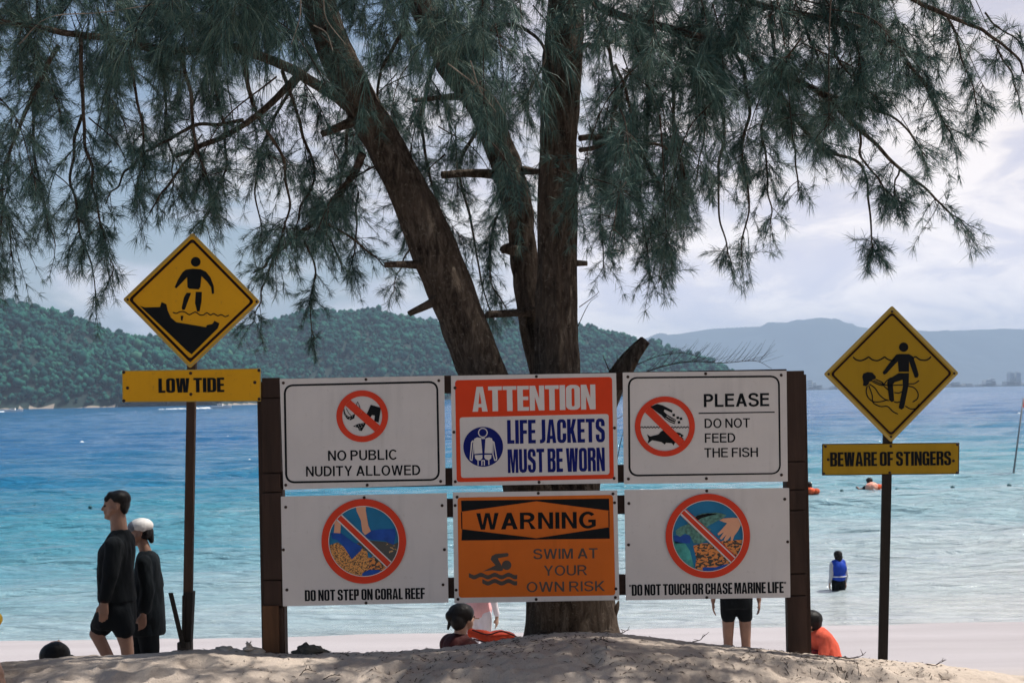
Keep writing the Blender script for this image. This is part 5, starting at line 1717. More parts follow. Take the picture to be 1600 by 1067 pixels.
# feathery dry spray and broken twigs by the cut stem
V, F, n_ = [], [], 0
mb = MB()
main = spline([at(*p) for p in ((985, 592, YT), (1030, 574, YT), (1080, 565, YT - .05), (1130, 567, YT - .1), (1180, 564, YT - .1), (1206, 576, YT - .1))], 30)
mb.tube(main, np.linspace(0.004, 0.0012, 30), 5)
for i in range(3, 25):
    for q in range(3):
        d = np.array((0.62 + rng.normal(0, .08), rng.normal(0, .35), 0.72 if q < 2 else 0.2))
        d /= np.linalg.norm(d)
        L_ = rng.uniform(.10, .17)
        p = main[i] + (main[i + 1] - main[i]) * rng.random()
        mb.tube([p, p + d * L_ * .5 + (0.004, 0, 0), p + d * L_], [0.0011, .0009, .0004], 3, cap=False)
main = spline([at(*p) for p in ((990, 572, YT), (1030, 556, YT), (1070, 552, YT - .05), (1100, 560, YT - .1))], 20)
mb.tube(main, np.linspace(0.003, 0.0012, 20), 5)
for i in range(3, 17):
    d = np.array((0.7, rng.normal(0, .35), 0.6 + rng.normal(0, .2)))
    p = main[i]
    mb.tube([p, p + d / np.linalg.norm(d) * rng.uniform(.07, .13)], [0.001, .0004], 3, cap=False)
mb.build("dry_spray", M['twig'], tree)
mb = MB()
for k in range(13):
    a = at(rng.uniform(938, 985), 588, YT - rng.uniform(0, .1))
    d = np.array((rng.normal(-.25, .6), rng.normal(0, .3), rng.uniform(.4, 1)))
    d /= np.linalg.norm(d)
    L_ = rng.uniform(.06, .16)
    mb.tube([a, a + d * L_ * .5 + rng.normal(0, .008, 3), a + d * L_], [.005, .004, .0015], 5)
mb.build("broken_twigs", M['twig'], tree)
mb = MB()
for pts in ([(903, 510), (912, 490), (922, 472), (935, 462)], [(905, 480), (930, 462), (936, 455)], [(962, 655), (972, 650), (985, 640)], [(962, 730), (970, 690), (978, 660)]):
    mb.tube(spline([at(x, y, YT - .1) for x, y in pts], 8), np.linspace(0.003, 0.001, 8), 5)
mb.build("thin_twig", M['twig'], tree)


# ------------------------------------------------------------------ people
def capsule_vf(p0, r0, p1, r1, seg=14):
    p0, p1 = np.asarray(p0, float), np.asarray(p1, float)
    d = p1 - p0
    L_ = np.linalg.norm(d)
    t = d / (L_ + 1e-9)
    prof = [(-r0, 0.02 * r0)] + [(-r0 * math.cos(a), r0 * math.sin(a)) for a in np.linspace(0.3, math.pi / 2, 5)]
    prof += [(L_ + r1 * math.sin(a), r1 * math.cos(a)) for a in np.linspace(0, math.pi / 2 - 0.3, 5)] + [(L_ + r1, 0.02 * r1)]
    P = np.array([p0 + t * s for s, _ in prof])
    up = np.array((0, 1.0, 0)) if abs(t[1]) < 0.9 else np.array((1.0, 0, 0))
    A = np.cross(t, up)
    A /= np.linalg.norm(A)
    B = np.cross(A, t)
    th = np.linspace(0, 2 * math.pi, seg, endpoint=False)
    rr = np.array([r for _, r in prof])
    V = (P[:, None] + rr[:, None, None] * (np.cos(th)[None, :, None] * A + np.sin(th)[None, :, None] * B)).reshape(-1, 3)
    F = []
    n = len(P)
    for i in range(n - 1):
        for j in range(seg):
            a, b = i * seg + j, i * seg + (j + 1) % seg
            F.append((a, b, b + seg, a + seg))
    F += [tuple(range(seg))[::-1], tuple((n - 1) * seg + j for j in range(seg))]
    return V, F


def loft_vf(rows, seg=28, n=26):
    """closed body through level rings (centre, half-width along X, half-depth along Y), top to bottom"""
    Cc = spline([np.asarray(r[0], float) for r in rows], n)
    rx = spline([[r[1]] for r in rows], n)[:, 0]
    ry = spline([[r[2]] for r in rows], n)[:, 0]
    th = np.linspace(0, 2 * math.pi, seg, endpoint=False)
    V = np.stack((Cc[:, :1] + rx[:, None] * np.cos(th), Cc[:, 1:2] + ry[:, None] * np.sin(th), np.repeat(Cc[:, 2:], seg, 1)), -1).reshape(-1, 3)
    F = [(i * seg + j, i * seg + (j + 1) % seg, (i + 1) * seg + (j + 1) % seg, (i + 1) * seg + j) for i in range(n - 1) for j in range(seg)]
    return V, F + [tuple(range(seg))[::-1], tuple((n - 1) * seg + j for j in range(seg))]


def fused(name, items, mat, parent, voxel=0.009, smooth=6, wrinkle=0.0, seed=0):
    """grows one continuous surface over limbs ('c', p0, r0, p1, r1) and masses ('e', centre, radii[, tilt about Y])"""
    mb = MB()
    for it in items:
        if it[0] == 'c':
            mb.add(*capsule_vf(*it[1:]))
        elif it[0] == 'l':
            mb.add(*loft_vf(it[1]))
        else:
            V, F = sphere_vf((0, 0, 0), it[2], 18, 12)
            if len(it) > 3:
                c, s = math.cos(it[3]), math.sin(it[3])
                V = np.stack((V[:, 0] * c + V[:, 2] * s, V[:, 1], -V[:, 0] * s + V[:, 2] * c), -1)
            mb.add(V + np.asarray(it[1], float), F)
    o = mb.build("fused_tmp", mat)
    bm = bmesh.new()
    bm.from_mesh(o.data)
    bmesh.ops.recalc_face_normals(bm, faces=bm.faces[:])
    bm.to_mesh(o.data)
    bm.free()
    m = o.modifiers.new("r", 'REMESH')
    m.mode, m.voxel_size, m.use_smooth_shade = 'VOXEL', voxel, True
    sm = o.modifiers.new("s", 'SMOOTH')
    sm.iterations, sm.factor = smooth, 0.5
    dg = bpy.context.evaluated_depsgraph_get()
    me = bpy.data.meshes.new_from_object(o.evaluated_get(dg))
    n = len(me.vertices)
    co = np.empty(n * 3, dtype=np.float32)
    me.vertices.foreach_get("co", co)
    co = co.reshape(-1, 3).astype(float)
    if wrinkle > 0:
        nr = np.empty(n * 3, dtype=np.float32)
        me.vertices.foreach_get("normal", nr)
        w = fbm(co[:, 0] * 16, co[:, 1] * 16, co[:, 2] * 5, oct=3, seed=seed) 
        co = co + nr.reshape(-1, 3) * (w * wrinkle)[:, None]
    base = np.array(root_loc(parent)) if parent is not None else np.zeros(3)
    me.vertices.foreach_set("co", (co - base).astype(np.float32).ravel())
    me.polygons.foreach_set("use_smooth", np.ones(len(me.polygons), dtype=bool))
    me.name = name
    me.materials.clear()
    me.materials.append(mat)
    me.update()
    bpy.data.objects.remove(o)
    p = bpy.data.objects.new(name, me)
    COL.objects.link(p)
    if parent is not None:
        p.parent = parent
    return p


def vec(a, b):
    d = np.asarray(b, float) - np.asarray(a, float)
    return d / (np.linalg.norm(d) + 1e-9)


def head_items(c, f, s=1.0, up=(0, 0, 1)):
    """c: centre of the head, f: the way the face looks"""
    c, f, up = np.asarray(c, float), np.asarray(f, float), np.asarray(up, float)
    f = f / np.linalg.norm(f)
    side = np.cross(up, f)
    side /= np.linalg.norm(side)
    E = lambda a, b, d: c + s * (a * f + b * side + d * up)
    it = [('c', E(-.018, 0, .028), .083 * s, E(.012, 0, .030), .078 * s), ('c', E(.030, 0, -.035), .056 * s, E(.052, 0, -.070), .036 * s),
          ('c', E(.060, 0, .012), .030 * s, E(.062, 0, -.04), .032 * s),
          ('c', E(.088, 0, .012), .009 * s, E(.106, 0, -.022), .013 * s),                 # nose
          ('c', E(.086, -.016, -.052), .010 * s, E(.086, .016, -.052), .010 * s),        # lips
          ('c', E(.078, 0, -.088), .016 * s, E(.062, 0, -.092), .020 * s),               # chin
          ('c', E(.080, -.03, .026), .012 * s, E(.080, .03, .026), .012 * s)]            # brow
    for sg in (-1, 1):
        it += [('c', E(-.012, sg * .080, .006), .014 * s, E(-.016, sg * .082, -.026), .010 * s),
               ('c', E(.02, sg * .050, -.02), .034 * s, E(.04, sg * .034, -.05), .026 * s)]
    return it, E


def eyes(E, s, parent):
    for sg in (-1, 1):
        MB().sphere(E(.0835, sg * .033, .008), .0085 * s, 10, 8).build("eye", M['eye'], parent, smooth=True)


def hand_items(wrist, d, palm_n, s=1.0, curl=0.35):
    """five-fingered relaxed hand: d runs along the hand, palm_n out of the palm"""
    wrist, d, pn = np.asarray(wrist, float), vec((0, 0, 0), d), vec((0, 0, 0), palm_n)
    w = np.cross(d, pn)
    w /= np.linalg.norm(w)
    it = []
    for k, (o_, L_) in enumerate(((-.030, .070), (-.010, .082), (.010, .076), (.028, .060))):
        a = wrist + s * (d * .085 + w * o_)
        it.append(('c', wrist + s * (d * .01 + w * o_ * .6), .016 * s, a, .0125 * s))
        b = a + s * L_ * .5 * vec((0, 0, 0), d + pn * curl * (.5 + .12 * k))
        c_ = b + s * L_ * .5 * vec((0, 0, 0), d + pn * curl * (1.4 + .2 * k))
        it += [('c', a, .0100 * s, b, .0088 * s), ('c', b, .0088 * s, c_, .0070 * s)]
    t0 = wrist + s * (d * .02 - w * .022)
    t1 = t0 + s * .045 * vec((0, 0, 0), d * .8 - w * .75 + pn * .3)
    t2 = t1 + s * .032 * vec((0, 0, 0), d - w * .1 + pn * .4)
    it += [('c', t0, .015 * s, t1, .0115 * s), ('c', t1, .0112 * s, t2, .0085 * s)]
    return it


def person(px, Y, label, group=None):
    x = at(px, 700, Y)[0]
    r = empty("person", (x, Y, float(ground(x, Y, False)) if Y < 25 else WZ))
    return tag(r, label, "person", group)


# man walking left ---------------------------------------------------------
Y = 12.6
A = lambda x, y, dy=0.0: at(x, y, Y) + np.array((0, dy, 0))
man = person(186, Y, "man in loose black long-sleeved shirt and shorts walking left along the beach")
gz = float(ground(man.location.x, Y, False))


def onground(px, dy=0.0, lift=0.04, YY=None):
    yy = (YY or Y) + dy
    x = at(px, 700, YY or Y)[0]
    return np.array((x, yy, float(ground(x, yy, False)) + lift))


hd, E = head_items(A(180.5, 790), (-1, -0.18, -0.04), 1.0)
ft1, ft2 = onground(181, 0.09, 0.06), onground(203, -0.09, 0.05)
body = hd + [('c', A(184, 804), .064, A(187, 836), .072),
             ('l', [(A(186, 838), .07, .13), (A(186, 850), .10, .17), (A(186, 880), .105, .16), (A(187, 915), .10, .14), (A(186, 945), .095, .15), (A(186, 962), .09, .13)]),
             ('c', A(186, 956, .09), .085, A(146, 992, .09), .058), ('c', A(146, 992, .09), .057, ft1 + (0.0, 0, .06), .036),
             ('c', A(190, 956, -.09), .085, A(202, 1003, -.09), .058), ('c', A(202, 1003, -.09), .056, ft2 + (0, 0, .06), .038),
             ('c', ft1 + (.03, 0, .0), .036, ft1 + (-.14, 0, -.012), .026), ('c', ft2 + (.03, 0, 0), .038, ft2 + (-.15, 0, -.014), .028),
             ('c', A(187, 846, -.19), .052, A(184, 892, -.225), .042), ('c', A(184, 892, -.225), .040, A(174, 935, -.23), .028),
             ('c', A(187, 846, .19), .052, A(184, 892, .22), .042), ('c', A(184, 892, .22), .040, A(170, 932, .2), .028)]
body += hand_items(A(174.5, 935, -.23), (-0.05, -.05, -1), (-.25, .9, 0), 1.0)
body += hand_items(A(170, 932, .2), (-.1, .05, -1), (-.3, -.9, 0), 1.0)
fused("body", body, M['skin_tan_shade'], man, 0.0075, 4)
fused("hair", [('e', E(-.030, 0, .055), (.098, .088, .075)), ('e', E(-.062, 0, .015), (.055, .080, .075)), ('c', E(.035, -.03, .085), .035, E(.035, .03, .085), .035), ('c', E(.062, -.04, .060), .028, E(.062, .04, .060), .028), ('c', E(-.07, -.03, -.045), .03, E(-.07, .03, -.045), .03)], M['hair'], man, 0.008, 4, 0.003, 3)
eyes(E, 1.0, man)
fused("shirt", [('l', [(A(189, 826), .062, .075), (A(188, 833), .080, .14), (A(187, 842), .105, .185), (A(183, 860), .145, .20), (A(181, 885), .148, .195), (A(181, 910), .148, .19), (A(182.5, 928), .150, .195), (A(183, 939), .152, .20)]),
                ('c', A(187, 848, -.19), .075, A(185, 893, -.225), .066), ('c', A(185, 893, -.225), .064, A(176, 929, -.23), .050),
                ('c', A(187, 848, .19), .075, A(184, 893, .22), .066), ('c', A(184, 893, .22), .064, A(172, 928, .2), .050)], M['cloth_black'], man, 0.010, 12, 0.009, 11)
fused("shorts", [('l', [(A(184, 930), .14, .175), (A(183, 944), .15, .185), (A(180, 960), .17, .19), (A(178, 972), .175, .18), (A(177, 981), .16, .15)]), ('c', A(176, 952, .09), .115, A(153, 980, .09), .088), ('c', A(189, 956, -.09), .115, A(199, 980, -.09), .088)], M['cloth_black'], man, 0.010, 10, 0.008, 14)
mb = MB()
for k in range(3):
    c_ = A(175.2, 933.5, -.23) + np.array((0, 0, .006 * k))
    mb.tube([c_ + .034 * np.array((math.cos(a), math.sin(a), 0)) for a in np.linspace(0, 6.28, 17)], .004, 6)
mb.build("bracelet", M['maroon'], man, smooth=True)

# woman in a cap ------------------------------------------------------------
Y = 13.1
A = lambda x, y, dy=0.0: at(x, y, Y) + np.array((0, dy, 0))
w = person(228, Y, "woman in pale cap and long black dress over trousers, walking close behind the man")
hd, E = head_items(A(219, 832), (-1, -.1, -.25), 0.97)
f1, f2 = onground(214, .07, .05), onground(236, -.08, .05)
body = hd + [('c', A(223, 848), .048, A(229, 866), .052), ('l', [(A(229, 868), .06, .10), (A(230, 876), .085, .15), (A(231, 900), .09, .14), (A(231, 930), .088, .125), (A(231, 958), .11, .155), (A(231, 975), .09, .12)]),
             ('c', A(228, 968, .08), .08, A(216, 1010, .08), .055), ('c', A(216, 1010, .08), .052, f1, .035), ('c', A(233, 968, -.08), .08, A(238, 1012, -.08), .055), ('c', A(238, 1012, -.08), .052, f2, .035),
             ('c', f1, .034, f1 + (-.14, 0, -.02), .025), ('c', f2, .034, f2 + (-.14, 0, -.02), .025),
             ('c', A(231, 874, -.16), .045, A(238, 918, -.19), .036), ('c', A(238, 918, -.19), .034, A(232, 955, -.19), .026), ('c', A(231, 874, .16), .045, A(236, 918, .19), .036), ('c', A(236, 918, .19), .034, A(229, 953, .19), .026)]
body += hand_items(A(232, 955, -.19), (-.1, 0, -1), (-.2, .9, 0), .92) + hand_items(A(229, 953, .19), (-.1, 0, -1), (-.2, -.9, 0), .92)
fused("body", body, M['skin_tan_shade'], w, 0.008, 4)
fused("cap", [('e', E(-.012, 0, .058), (.104, .092, .068)), ('c', E(-.03, -.05, .04), .045, E(-.03, .05, .04), .045)], M['cap_white'], w, 0.008, 5)
fused("cap_front", [('e', E(.045, 0, .064), (.062, .078, .055)), ('c', E(.085, -.04, .032), .014, E(.085, .04, .032), .014), ('c', E(.12, -.03, .020), .011, E(.12, .03, .020), .011)], M['cap_grey'], w, 0.007, 4)
fused("hair", [('e', E(-.05, 0, -.005), (.062, .080, .068)), ('c', E(-.085, 0, -.01), .034, E(-.10, 0, -.10), .022), ('c', E(-.02, -.074, .0), .022, E(-.03, -.070, -.06), .016)], M['hair'], w, 0.008, 3, .003, 5)
eyes(E, .97, w)
fused("dress", [('l', [(A(229, 861), .052, .07), (A(230, 868), .078, .14), (A(231, 880), .10, .17), (A(231, 905), .115, .17), (A(232, 935), .126, .175), (A(232, 965), .138, .185), (A(231.5, 984), .140, .19), (A(231.5, 991), .138, .185)]),
                ('c', A(231, 876, -.16), .068, A(239, 918, -.19), .060), ('c', A(239, 918, -.19), .060, A(234, 945, -.19), .056), ('c', A(231, 876, .16), .068, A(236, 918, .19), .06), ('c', A(236, 918, .19), .058, A(231, 945, .19), .052)], M['cloth_char'], w, 0.010, 12, .009, 31)
fused("trousers", [('c', A(227, 968, .08), .10, A(216, 1010, .08), .080), ('c', A(216, 1010, .08), .078, f1 + (0, 0, .05), .06), ('c', A(234, 968, -.08), .10, A(238, 1012, -.08), .082), ('c', A(238, 1012, -.08), .08, f2 + (0, 0, .05), .06)], M['cloth_black'], w, .010, 4, .006, 33)


# seated person whose dark head shows over the bank ---------------------------
def seated(px, Y, label, head_px, face, s, parts, sh_px=None, skin_m='skin'):
    """sits on the sand with knees drawn up; parts: dict of cloth layers"""
    r = person(px, Y, label)
    g = np.array(r.location)
    hc = at(*head_px, Y)
    f = np.asarray(face, float) / np.linalg.norm(face)
    side = np.cross((0, 0, 1), f)
    hip = g + np.array((0, 0, .11 * s)) - f * .0
    sh = hc - np.array((0, 0, .245 * s)) - f * .05
    if sh_px is not None:
        sh = at(*sh_px, Y)
    mid = (hip + sh) / 2 - f * .03
    it, E_ = head_items(hc, f, s)
    it += [('c', hc - np.array((0, 0, .06 * s)) - f * .02, .052 * s, sh + np.array((0, 0, .05 * s)), .056 * s)]
    it += [('c', sh + side * .11 * s, .075 * s, sh - side * .11 * s, .075 * s), ('c', sh, .11 * s, mid, .115 * s), ('c', mid, .115 * s, hip, .13 * s)]
    for sg in (-1, 1):
        kn = hip + f * .40 * s + side * sg * .13 * s + np.array((0, 0, .27 * s))
        an = hip + f * .62 * s + side * sg * .11 * s - np.array((0, 0, .05 * s))
        it += [('c', hip + side * sg * .09 * s, .08 * s, kn, .058 * s), ('c', kn, .055 * s, an, .038 * s), ('c', an, .036 * s, an + f * .15 * s - np.array((0, 0, .01)), .026 * s)]
        el = sh + side * sg * .24 * s + f * .12 * s - np.array((0, 0, .23 * s))
        wr = kn + f * .03 - np.array((0, 0, -.06 * s)) + side * sg * .02
        it += [('c', sh + side * sg * .17 * s, .048 * s, el, .038 * s), ('c', el, .037 * s, wr, .026 * s)]
        it += hand_items(wr, f + np.array((0, 0, -.3)), (0, 0, -1), .95 * s)
    fused("body", it, M[skin_m], r, 0.009, 4)
    return r, E_, sh, mid, hip, f, side


Y = 10.1
r = person(88, Y, "person lying back behind the sand bank, only black-haired head top showing")
hc = at(88, 1022, Y)
f, up = np.array((0, .45, .89)), np.array((0, -.89, .45))
it, E = head_items(hc, f, .92, up)
bd = np.array((0, .80, -.60))
sh, hip = hc + bd * .27, hc + bd * .80
it += [('c', hc + bd * .08, .05, sh, .06), ('c', sh + (.13, 0, 0), .075, sh - (.13, 0, 0), .075), ('c', sh, .11, hip, .12)]
for sg in (-1, 1):
    kn, an = hip + bd * .42 + (sg * .10, 0, 0), hip + bd * .82 + (sg * .11, 0, 0)
    it += [('c', hip + (sg * .09, 0, 0), .08, kn, .056), ('c', kn, .055, an, .036), ('c', an, .035, an + (0, .04, .13), .025)]
    el = sh + bd * .27 + (sg * .19, 0, -.08)
    it += [('c', sh + (sg * .17, 0, 0), .048, el, .038), ('c', el, .037, el + bd * .24 + (sg * .02, 0, 0), .027)] + hand_items(el + bd * .24 + (sg * .02, 0, 0), bd, (0, 0, -1), .95)
fused("body", it, M['skin'], r, .009, 4)
fused("hair", [('e', E(-.02, 0, .025), (.100, .100, .098)), ('c', E(-.06, -.02, -.03), .07, E(-.06, .02, -.03), .07)], M['hair'], r, .008, 3, .004, 6)
fused("shirt", [('c', sh + (.13, 0, 0), .092, sh - (.13, 0, 0), .092), ('c', sh, .128, hip, .135)], M['cloth_black'], r, .010, 4, .006, 7)

# woman with a bun, red life vest ------------------------------------------------
r, E, sh, mid, hip, f, sd = seated(722, 12.4, "seated woman with black hair in a bun beside the trunk, wearing dark red vest", (724, 965), (.75, .66, -.05), 1.0, None)
fused("hair", [('e', E(-.022, 0, .040), (.108, .098, .082)), ('e', E(-.052, 0, -.015), (.068, .090, .085)), ('e', E(-.02, .045, .03), (.07, .05, .07)), ('e', E(-.02, -.045, .03), (.07, .05, .07))], M['hair'], r, .008, 3, .004, 8)
fused("hair_bun", [('e', at(706, 962, 12.36), (.052, .055, .050)), ('c', at(704, 970, 12.36), .02, at(700, 982, 12.36), .008)], M['hair'], r, .007, 3, .004, 9)
eyes(E, 1.0, r)
fused("vest", [('c', sh + sd * .10 + (0, 0, .02), .095, sh - sd * .12 + (0, 0, .0), .095), ('c', sh, .135, mid, .15), ('c', mid, .15, hip, .15)], M['vest_dark'], r, .010, 4, .006, 10)
fl = empty("life_vest", at(775, 1001, 12.0))
tag(fl, "red orange life vest lying on the sand right of the bun-haired woman", "life vest")
fused("vest_panel", [('c', at(738, 988, 12.05), .035, at(770, 996, 12.0), .045), ('e', at(783, 994, 12.0), (.125, .10, .045), 0.05), ('c', at(795, 994, 11.95), .035, at(806, 996, 11.95), .012)], M['vest_red'], fl, .008, 3, .008, 12)
mb = MB()
mb.tube(spline([at(738, 984, 11.98), at(762, 991, 11.93), at(784, 986, 11.91), at(807, 994, 11.92)], 20), .006, 6)
mb.tube(spline([at(740, 998, 11.98), at(762, 1003, 11.93), at(784, 1003, 11.91), at(806, 998, 11.92)], 20), .006, 6)
mb.build("piping", M['vest_dark'], fl, smooth=True)


# standing figures by the water -------------------------------------------------
def standing(px, Y, label, h, face, arm_dx=0.0, gz=None, skin_m='skin', bend=0.0, hands_out=.0):
    r = person(px, Y, label)
    if gz is not None:
        r.location.z = gz
    g = np.array(r.location)
    f = np.asarray(face, float) / np.linalg.norm(face)
    side = np.cross((0, 0, 1), f)
    s = h / 1.7
    U = lambda z_, a=0.0, b=0.0: g + np.array((0, 0, z_ * s)) + f * a * s + side * b * s
    it, E_ = head_items(U(1.59, .02 + bend), f, s * 1.06)
    it += [('c', U(1.53, bend * .9), .052 * s, U(1.42, bend * .8), .058 * s), ('c', U(1.38, bend * .7, .11), .075 * s, U(1.38, bend * .7, -.11), .075 * s), ('l', [(U(1.44), .10 * s, .08 * s), (U(1.38), .15 * s, .10 * s), (U(1.25), .155 * s, .11 * s), (U(1.08), .135 * s, .10 * s), (U(.94), .16 * s, .12 * s), (U(.84), .14 * s, .11 * s)])]
    for sg in (-1, 1):
        it += [('c', U(.88, 0, sg * .085), .085 * s, U(.48, .02, sg * .095), .058 * s), ('c', U(.48, .02, sg * .095), .056 * s, U(.09, -.02, sg * .10), .038 * s), ('c', U(.05, -.03, sg * .10), .036 * s, U(.03, .14, sg * .11), .026 * s),
               ('c', U(1.39, bend * .7, sg * .185), .050 * s, U(1.10, bend * .5 - .02, sg * (.23 + hands_out)), .040 * s), ('c', U(1.10, bend * .5 - .02, sg * (.23 + hands_out)), .038 * s, U(.86, bend * .5 + .04, sg * (.25 + hands_out)), .027 * s)]
        it += hand_items(U(.86, bend * .5 + .04, sg * (.25 + hands_out)), (0, 0, -1), side * -sg, s)
    fused("body", it, M[skin_m], r, 0.009, 4)
    return r, E_, U, s, f, side


r, E, U, s, f, sd = standing(1146, 14.0, "youngster in black swim shorts standing under the turtle sign, facing the sea", 1.42, (0.05, 1, 0), skin_m='skin_tan_shade')
fused("swim_shorts", [('l', [(U(1.06), .150 * s, .125 * s), (U(.98), .168 * s, .14 * s), (U(.88), .178 * s, .15 * s), (U(.79), .172 * s, .13 * s)]), ('c', U(.90, 0, .082), .098 * s, U(.70, .0, .090), .084 * s), ('c', U(.90, 0, -.082), .098 * s, U(.70, .0, -.090), .084 * s)], M['cloth_black'], r, .009, 3, .004, 15)
fused("swim_top", [('l', [(U(1.44), .11 * s, .09 * s), (U(1.38), .17 * s, .125 * s), (U(1.25), .178 * s, .135 * s), (U(1.08), .162 * s, .128 * s), (U(.96), .178 * s, .142 * s)])], M['cloth_black'], r, .009, 6, .004, 16)
fused("hair", [('e', E(-.02, 0, .04), (.112 * s, .118 * s, .095 * s)), ('e', E(-.05, 0, -.03), (.1 * s, .08 * s, .1 * s))], M['hair'], r, .008, 3)
eyes(E, s, r)

r, E, U, s, f, sd = standing(743, 14.6, "child in pink and white swimwear standing beyond the bun-haired woman", 1.22, (0.5, 1, 0))
fused("swim_suit", [('l', [(U(1.44), .11 * s, .09 * s), (U(1.38), .17 * s, .125 * s), (U(1.25), .178 * s, .135 * s), (U(1.08), .162 * s, .128 * s), (U(.96), .182 * s, .145 * s), (U(.86), .165 * s, .135 * s)])], M['pink'], r, .009, 3, .004, 17)
fused("leggings", [('c', U(.88, 0, .085), .10 * s, U(.48, .02, .095), .072 * s), ('c', U(.48, .02, .095), .07 * s, U(.14, -.02, .10), .05 * s), ('c', U(.88, 0, -.085), .10 * s, U(.48, .02, -.095), .072 * s), ('c', U(.48, .02, -.095), .07 * s, U(.14, -.02, -.10), .05 * s)], M['lilac'], r, .009, 3, .003, 18)
for sg in (-1, 1):
    fused("sleeve", [('c', U(1.39, 0, sg * .185), .062 * s, U(1.10, -.02, sg * .23), .052 * s), ('c', U(1.10, -.02, sg * .23), .05 * s, U(.90, .03, sg * .25), .040 * s)], M['lilac'], r, .009, 3, .003, 19)
fused("hair", [('e', E(-.02, 0, .04), (.112 * s, .118 * s, .095 * s)), ('e', E(-.05, 0, -.03), (.1 * s, .08 * s, .1 * s))], M['hair'], r, .008, 3)

# woman sitting by the right post ---------------------------------------------------
r, E, sh, mid, hip, f, sd = seated(1291, 14.6, "seated woman in coral orange top with tied dark hair beside the right frame post", (1265, 973), (-.9, -.25, -.4), .82, None, (1281, 996))
fused("hair", [('e', E(-.022, 0, .040), (.112, .104, .086)), ('e', E(-.056, 0, -.02), (.080, .088, .085)), ('e', E(-.11, 0, -.055), (.045, .045, .055))], M['hair'], r, .008, 3, .004, 8)
c_ = E(-.115, 0, -.015)
fused("hair_tie", [('e', c_, (.026, .050, .026))], M['band'], r, .007, 2)
eyes(E, 1.0, r)
fused("top", [('c', sh + sd * .11, .080, sh - sd * .11, .080), ('c', sh, .108, mid, .118), ('c', mid, .118, hip, .13), ('c', sh + sd * .14, .058, sh + sd * .20 + f * .1 - (0, 0, .2), .05), ('c', sh - sd * .14, .058, sh - sd * .20 + f * .1 - (0, 0, .2), .06)], M['coral_cloth'], r, .010, 4, .006, 21)
fused("wrap", [('c', hip + f * .05 + (0, 0, .02), .13, hip + f * .26 + (0, 0, .17), .10), ('c', mid + f * .08, .075, hip + f * .10, .10)], M['maroon_cloth'], r, .010, 4, .008, 22)

# child with a blue life vest in the shallows ------------------------------------------
r, E, U, s, f, sd = standing(1306, 29.8, "child in a blue life vest wading in the shallows with back to the beach", 1.26, (-.35, 1, 0), gz=WZ - .43, hands_out=-.01)
fused("life_vest", [('c', U(1.40, -.02, .10), .105 * s, U(1.40, -.02, -.10), .105 * s), ('e', U(1.26, -.02), (.215 * s, .18 * s, .22 * s)), ('e', U(1.05, -.02), (.19 * s, .165 * s, .17 * s))], M['blue_vest'], r, .010, 3, .006, 23)
MB().tube([U(1.06) + .205 * s * np.array((math.cos(a), .88 * math.sin(a), 0)) for a in np.linspace(0, 6.283, 33)], .011, 6).build("strap", M['strap'], r, smooth=True)
fused("shorts", [('e', U(.92), (.185 * s, .15 * s, .13 * s)), ('c', U(.86, 0, .085), .105 * s, U(.6, 0, .095), .09 * s), ('c', U(.86, 0, -.085), .105 * s, U(.6, 0, -.095), .09 * s)], M['cloth_black'], r, .009, 3, .004, 24)
for sg in (-1, 1):
    fused("sleeve", [('c', U(1.38, 0, sg * .185), .064 * s, U(1.10, -.02, sg * .225), .054 * s), ('c', U(1.10, -.02, sg * .225), .05 * s, U(.92, .03, sg * .24), .042 * s)], M['grey_cloth'], r, .009, 3, .003, 25)
fused("hair", [('e', E(-.02, 0, .04), (.115 * s, .12 * s, .1 * s)), ('e', E(-.055, 0, -.03), (.105 * s, .085 * s, .12 * s)), ('c', E(-.09, .02, .10), .035 * s, E(-.11, .03, .05), .04 * s), ('c', E(-.07, 0, -.08), .07 * s, E(-.08, 0, -.15), .05 * s)], M['hair'], r, .009, 2, .005, 26)


# swimmers ---------------------------------------------------------------------------
def swimmer(px, Y, label, float_items, flabel):
    r = person(px, Y, label)
    x_ = float(r.location.x)
    r.location.z = sea_z(x_, Y) + .04
    g = np.array(r.location)
    it, E_ = head_items(g + (0, 0, .26), (-.3, 1, 0), 1.1)
    it += [('c', g + (0, 0, .17), .06, g + (0, 0, .06), .075), ('c', g + (-.15, 0, .0), .085, g + (.15, 0, .0), .085), ('e', g + (0, 0, -.22), (.17, .12, .26)), ('c', g + (0, 0, -.4), .14, g + (0, .1, -.9), .10)]
    for sg in (-1, 1):
        it += [('c', g + (sg * .18, 0, .0), .055, g + (sg * .33, .15, -.05), .045), ('c', g + (sg * .33, .15, -.05), .04, g + (sg * .36, .40, .04), .03)] + hand_items(g + (sg * .36, .40, .04), (0, 1, -.1), (0, 0, -1), 1.0)
    fused("body", it, M['skin_tan_shade'], r, .014, 3)
    fused("hair", [('e', E_(-.02, 0, .045), (.125, .125, .10)), ('e', E_(-.055, 0, -.02), (.105, .095, .1))], M['hair'], r, .012, 2)
    fused("shirt", [('c', g + (-.15, 0, .0), .11, g + (.15, 0, .0), .11), ('e', g + (0, 0, -.2), (.2, .15, .26))], M['cloth_black'], r, .014, 3)
    return r


